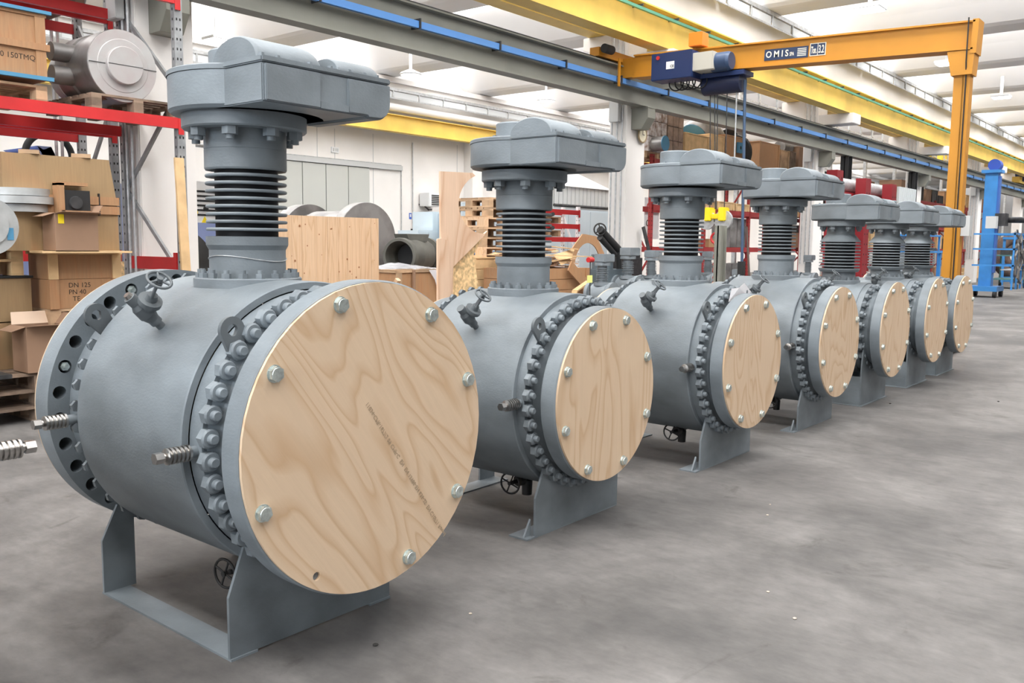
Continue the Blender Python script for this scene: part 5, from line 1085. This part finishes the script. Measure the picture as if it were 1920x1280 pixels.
bm_.tube((.3, -.5, za), (-1.5, -3.4, za - .1), .10, .10, 14); tag(bm_.build('boom', DKMET, t)); MB().box(-.25, .25, -.5, -.19, za - .2, za + .2).build('boom_slide', DKMET, t)
fr = MB()
for zz in (bz(440), bz(468), bz(498)): fr.box(-1.2, 1.1, -1.0, -.97, zz, zz + .05).box(-1.2, -1.17, -1.0, .2, zz, zz + .05).box(1.07, 1.1, -1.0, .2, zz, zz + .05)
for x in (-1.2, -.5, .2, 1.07): fr.box(x, x + .05, -1.0, -.95, .3, bz(436))
fr.build('guard_rail', BLUEM, t); random.seed(8); cb = MB()
for k in range(12):
    pts = [(-1.3 + random.uniform(-.3, 2), -1.05 + random.uniform(-.1, .1), bz(random.uniform(430, 470)))]
    for j in range(6): pts.append((pts[-1][0] + random.uniform(-.25, .35), pts[-1][1] + random.uniform(-.06, .06), max(.5, pts[-1][2] - random.uniform(.05, .35))))
    cb.path(pts, .03, 6)
cb.build('hoses', mat('grey_hose', (.14, .13, .12), .6), t)
MB().box(-1.1, -.8, -.4, -.1, bz(428), bz(405)).build('control_box', PLASTIC, t)
# carts and coils right of it
C0 = at(1888, 540, 'Z', 0); t = thing('tool_cart', 'green-grey steel cart on casters right of the blue machine', 'cart', (C0.x, C0.y, 0)); CG = mat('teal_cart', (.06, .16, .17), .5)
for zz in (.35, 1.3): MB().box(-.9, .9, -.5, .5, zz, zz + .05).build('shelf', CG, t)
for x in (-.88, .82):
    for y in (-.48, .42): MB().box(x, x + .06, y, y + .06, .15, 1.6).build('leg', CG, t); MB().lathe([(-.04, 0), (-.04, .1), (.04, .1), (.04, 0)], 16, 'Y', (x, y, .1)).build('caster', BLK, t)
for k in range(4): MB().box(-.7 + .4 * k, -.45 + .4 * k, -.3, .2, 1.35, 1.55 + .08 * (k % 2)).build('tool', DKMET, t)
t = thing('cable_reel', 'dark coiled hose reel beyond the cart at the right edge', 'reel', (C0.x + 8, C0.y + 1.2, 0)); MB().torus((0, 0, 1.25), (-1, -.8, 0), .85, .28, 28, 10).torus((0, 0, 1.25), (-1, -.8, 0), .45, .2, 24, 8).build('coil', mat('brown_coil', (.09, .06, .05), .7, 0, .4, 4), t); MB().box(-.4, .4, -.4, .4, 0, .25).build('stand', BLUEM, t)
t = thing('side_table', 'bright blue table with hanging blue bin near the right edge', 'table', (C0.x + 4, C0.y + .3, 0)); MB().box(-1.2, 1.2, -.5, .5, 2.0, 2.1).build('table_top', BLUEM, t); MB().box(-.1, .5, -.55, -.45, 1.1, 1.8).build('hanging_bin', BLUEM, t)
for x in (-1.1, 1.0):
    for y in (-.45, .4): MB().box(x, x + .1, y, y + .1, 0, 2.0).build('leg', BLUEM, t)
# ------------------------------------------------------------------ upper things: mezzanine railing, second crane, lamps
t = thing('mezzanine_railing', 'galvanised railing on top of the racks behind the yellow beam', 'railing', (0, 12.3, 0)); m_ = MB()
MB().box(26, 70, 0, .04, 6.1, 6.15).box(26, 70, 0, .04, 6.5, 6.54).build('handrail', GALV, t); src = None
for k in range(30):
    if src is None: src = MB().box(-.05, .05, 0, .05, 6.0, 6.95).box(-.05, .6, 0, .04, 6.8, 6.84).build('railing_post', GALV, t); src.location = (26, 0, 0)
    else: inst(src, t, (26 + 1.4 * k, 0, 0))
MB().box(26, 70, 0, .12, 5.95, 6.02).build('toe_beam', GALV, t)
for x in range(26, 71, 4): MB().box(x, x + .12, 0, .12, 0, 5.95).build('support_post', GALV, t)
t = thing('yellow_gate', 'bright yellow panel with ladder frames left of the golden leg', 'gate', (X_(1752, 12.2), 12.2, 5.75)); MB().box(-2.2, 2.6, 0, .05, .3, 1.75).build('panel', mat('bright_yellow_panel', (.90, .62, .03), .5), t)
for x in (-.9, 1.3):
    for k in range(4): MB().box(x - .35, x + .35, -.08, -.04, .3 + .33 * k, .36 + .33 * k).build('rung', GALV, t)
    MB().box(x - .4, x - .34, -.09, -.03, 0, 1.5).box(x + .34, x + .4, -.09, -.03, 0, 1.5).build('stile', GALV, t)
MB().box(-2.2, 2.6, -.1, .1, 0, .1).box(-2.1, -2.0, 0, .1, -5.75, 0).box(2.4, 2.5, 0, .1, -5.75, 0).build('base_rail', GALV, t)
t = thing('distant_hoist', 'yellow crane end carriage on the grey runway beam at the right edge', 'crane', (at(1925, 275, 'Y', 9.36).x, 9.36, 4.99)); MB().prism([(-2.4, 0), (2.6, 0), (2.6, .9), (1.2, .9), (.6, .35), (-2.4, .3)], -.2, .15, 'Y').build('carriage', YEL, t); MB().lathe([(-.3, 0), (-.3, .35), (.3, .35), (.3, 0)], 20, 'X', (-1.4, -.2, .45)).build('motor', NAVY, t)
LAMP = glow_mat('lamp_glass', (1, .97, 1.0), 6.0)
def lamp(label, px, py, z, round_=False):
    q = at(px, py, 'Z', z); t = thing('ceiling_lamp', label, 'ceiling lamp', tuple(q), 0, 'hanging factory lamps')
    if round_:
        MB().lathe([(0, .30), (.03, .33), (.07, .30), (.16, .09), (.16, 0)], 28, 'Z').build('reflector', WHT, t); MB().lathe([(.005, 0), (.005, .29)], 28, 'Z').build('lamp_glass', LAMP, t)
    else:
        MB().box(-.26, .26, -.27, .27, .02, .09).build('housing', WHT, t, .01); MB().box(-.23, .23, -.24, .24, .0, .02).build('lamp_glass', LAMP, t)
    MB().tube((0, 0, .1), (0, 0, 7.25 - z), .045, .045, 10).build('stem', WHT, t)
lamp('square factory lamp nearest, hanging above the girder lettering', 1631, 20, 6.55); lamp('factory lamp just left of the golden leg top', 1775, 121, 6.55); lamp('factory lamp to the right of the golden leg', 1877, 184, 6.55)
lamp('round factory lamp above the second valve, left one', 770, 141, 6.6, True); lamp('round factory lamp above the second neck, right one', 1024, 190, 6.6, True); lamp('square factory lamp left of the first gearbox', 406, 77, 6.6); lamp('factory lamp behind the runway beam at the second column', 1122, 93, 6.6, True)
# paper sheet tucked behind the third cover
P = [at(px, py, 'Y', yy) for px, py, yy in ((1366, 566, 2.80), (1372, 541, 2.80), (1386, 539, 2.79), (1396, 530, 2.80), (1412, 552, 2.82), (1400, 556, 2.81))]; c0 = sum(P, Vector()) / 6
t = thing('paper_sheet', 'crumpled white paper sheet behind the third plywood cover', 'paper', tuple(c0)); n_ = Vector((0, .0015, 0)); q = [p - c0 for p in P]; MB().add(q + [p + n_ for p in q], [(0, 1, 2), (0, 2, 5), (2, 3, 5), (3, 4, 5), (6, 8, 7), (6, 11, 8), (8, 11, 9), (9, 11, 10)]).build('sheet', mat('white_paper', (.8, .78, .80), .8), t)
# tie wire on the first neck
t1 = v1; w_ = MB(); pts = []
for i in range(41): a = 2 * PI * i / 40; pts.append((-.02 + .159 * math.cos(a), .159 * math.sin(a), .86 + .665 + .012 * math.sin(a * 2 + 1)))
w_.path(pts, .0022, 5); w_.build('tie_wire', GALV, t1)
# small debris on the floor
DB = mat('dark_crumb', (.03, .028, .026), .9); PB = mat('pale_chip', (.5, .42, .34), .9)
for k, (px, py, m__, s_) in enumerate(((704, 1210, DB, .012), (1872, 753, DB, .012), (1669, 757, DB, .012), (1439, 966, PB, .008), (1444, 946, PB, .006), (1440, 1110, PB, .008), (1490, 1160, PB, .009), (882, 1151, PB, .008))):
    q = at(px, py, 'Z', 0); o = MB().sphere((0, 0, s_ * .4), s_, 7, 5, .4).build('floor_crumb', m__); o.location = (q.x, q.y, 0); tag(o, ('dark' if m__ is DB else 'pale') + ' crumb on the floor, ' + ('right of the first cover', 'far right in the aisle', 'in front of the fifth valve', 'middle of the aisle', 'middle of the aisle, upper', 'aisle centre, lower', 'aisle near the bottom edge', 'beside the first support foot')[k], 'debris')
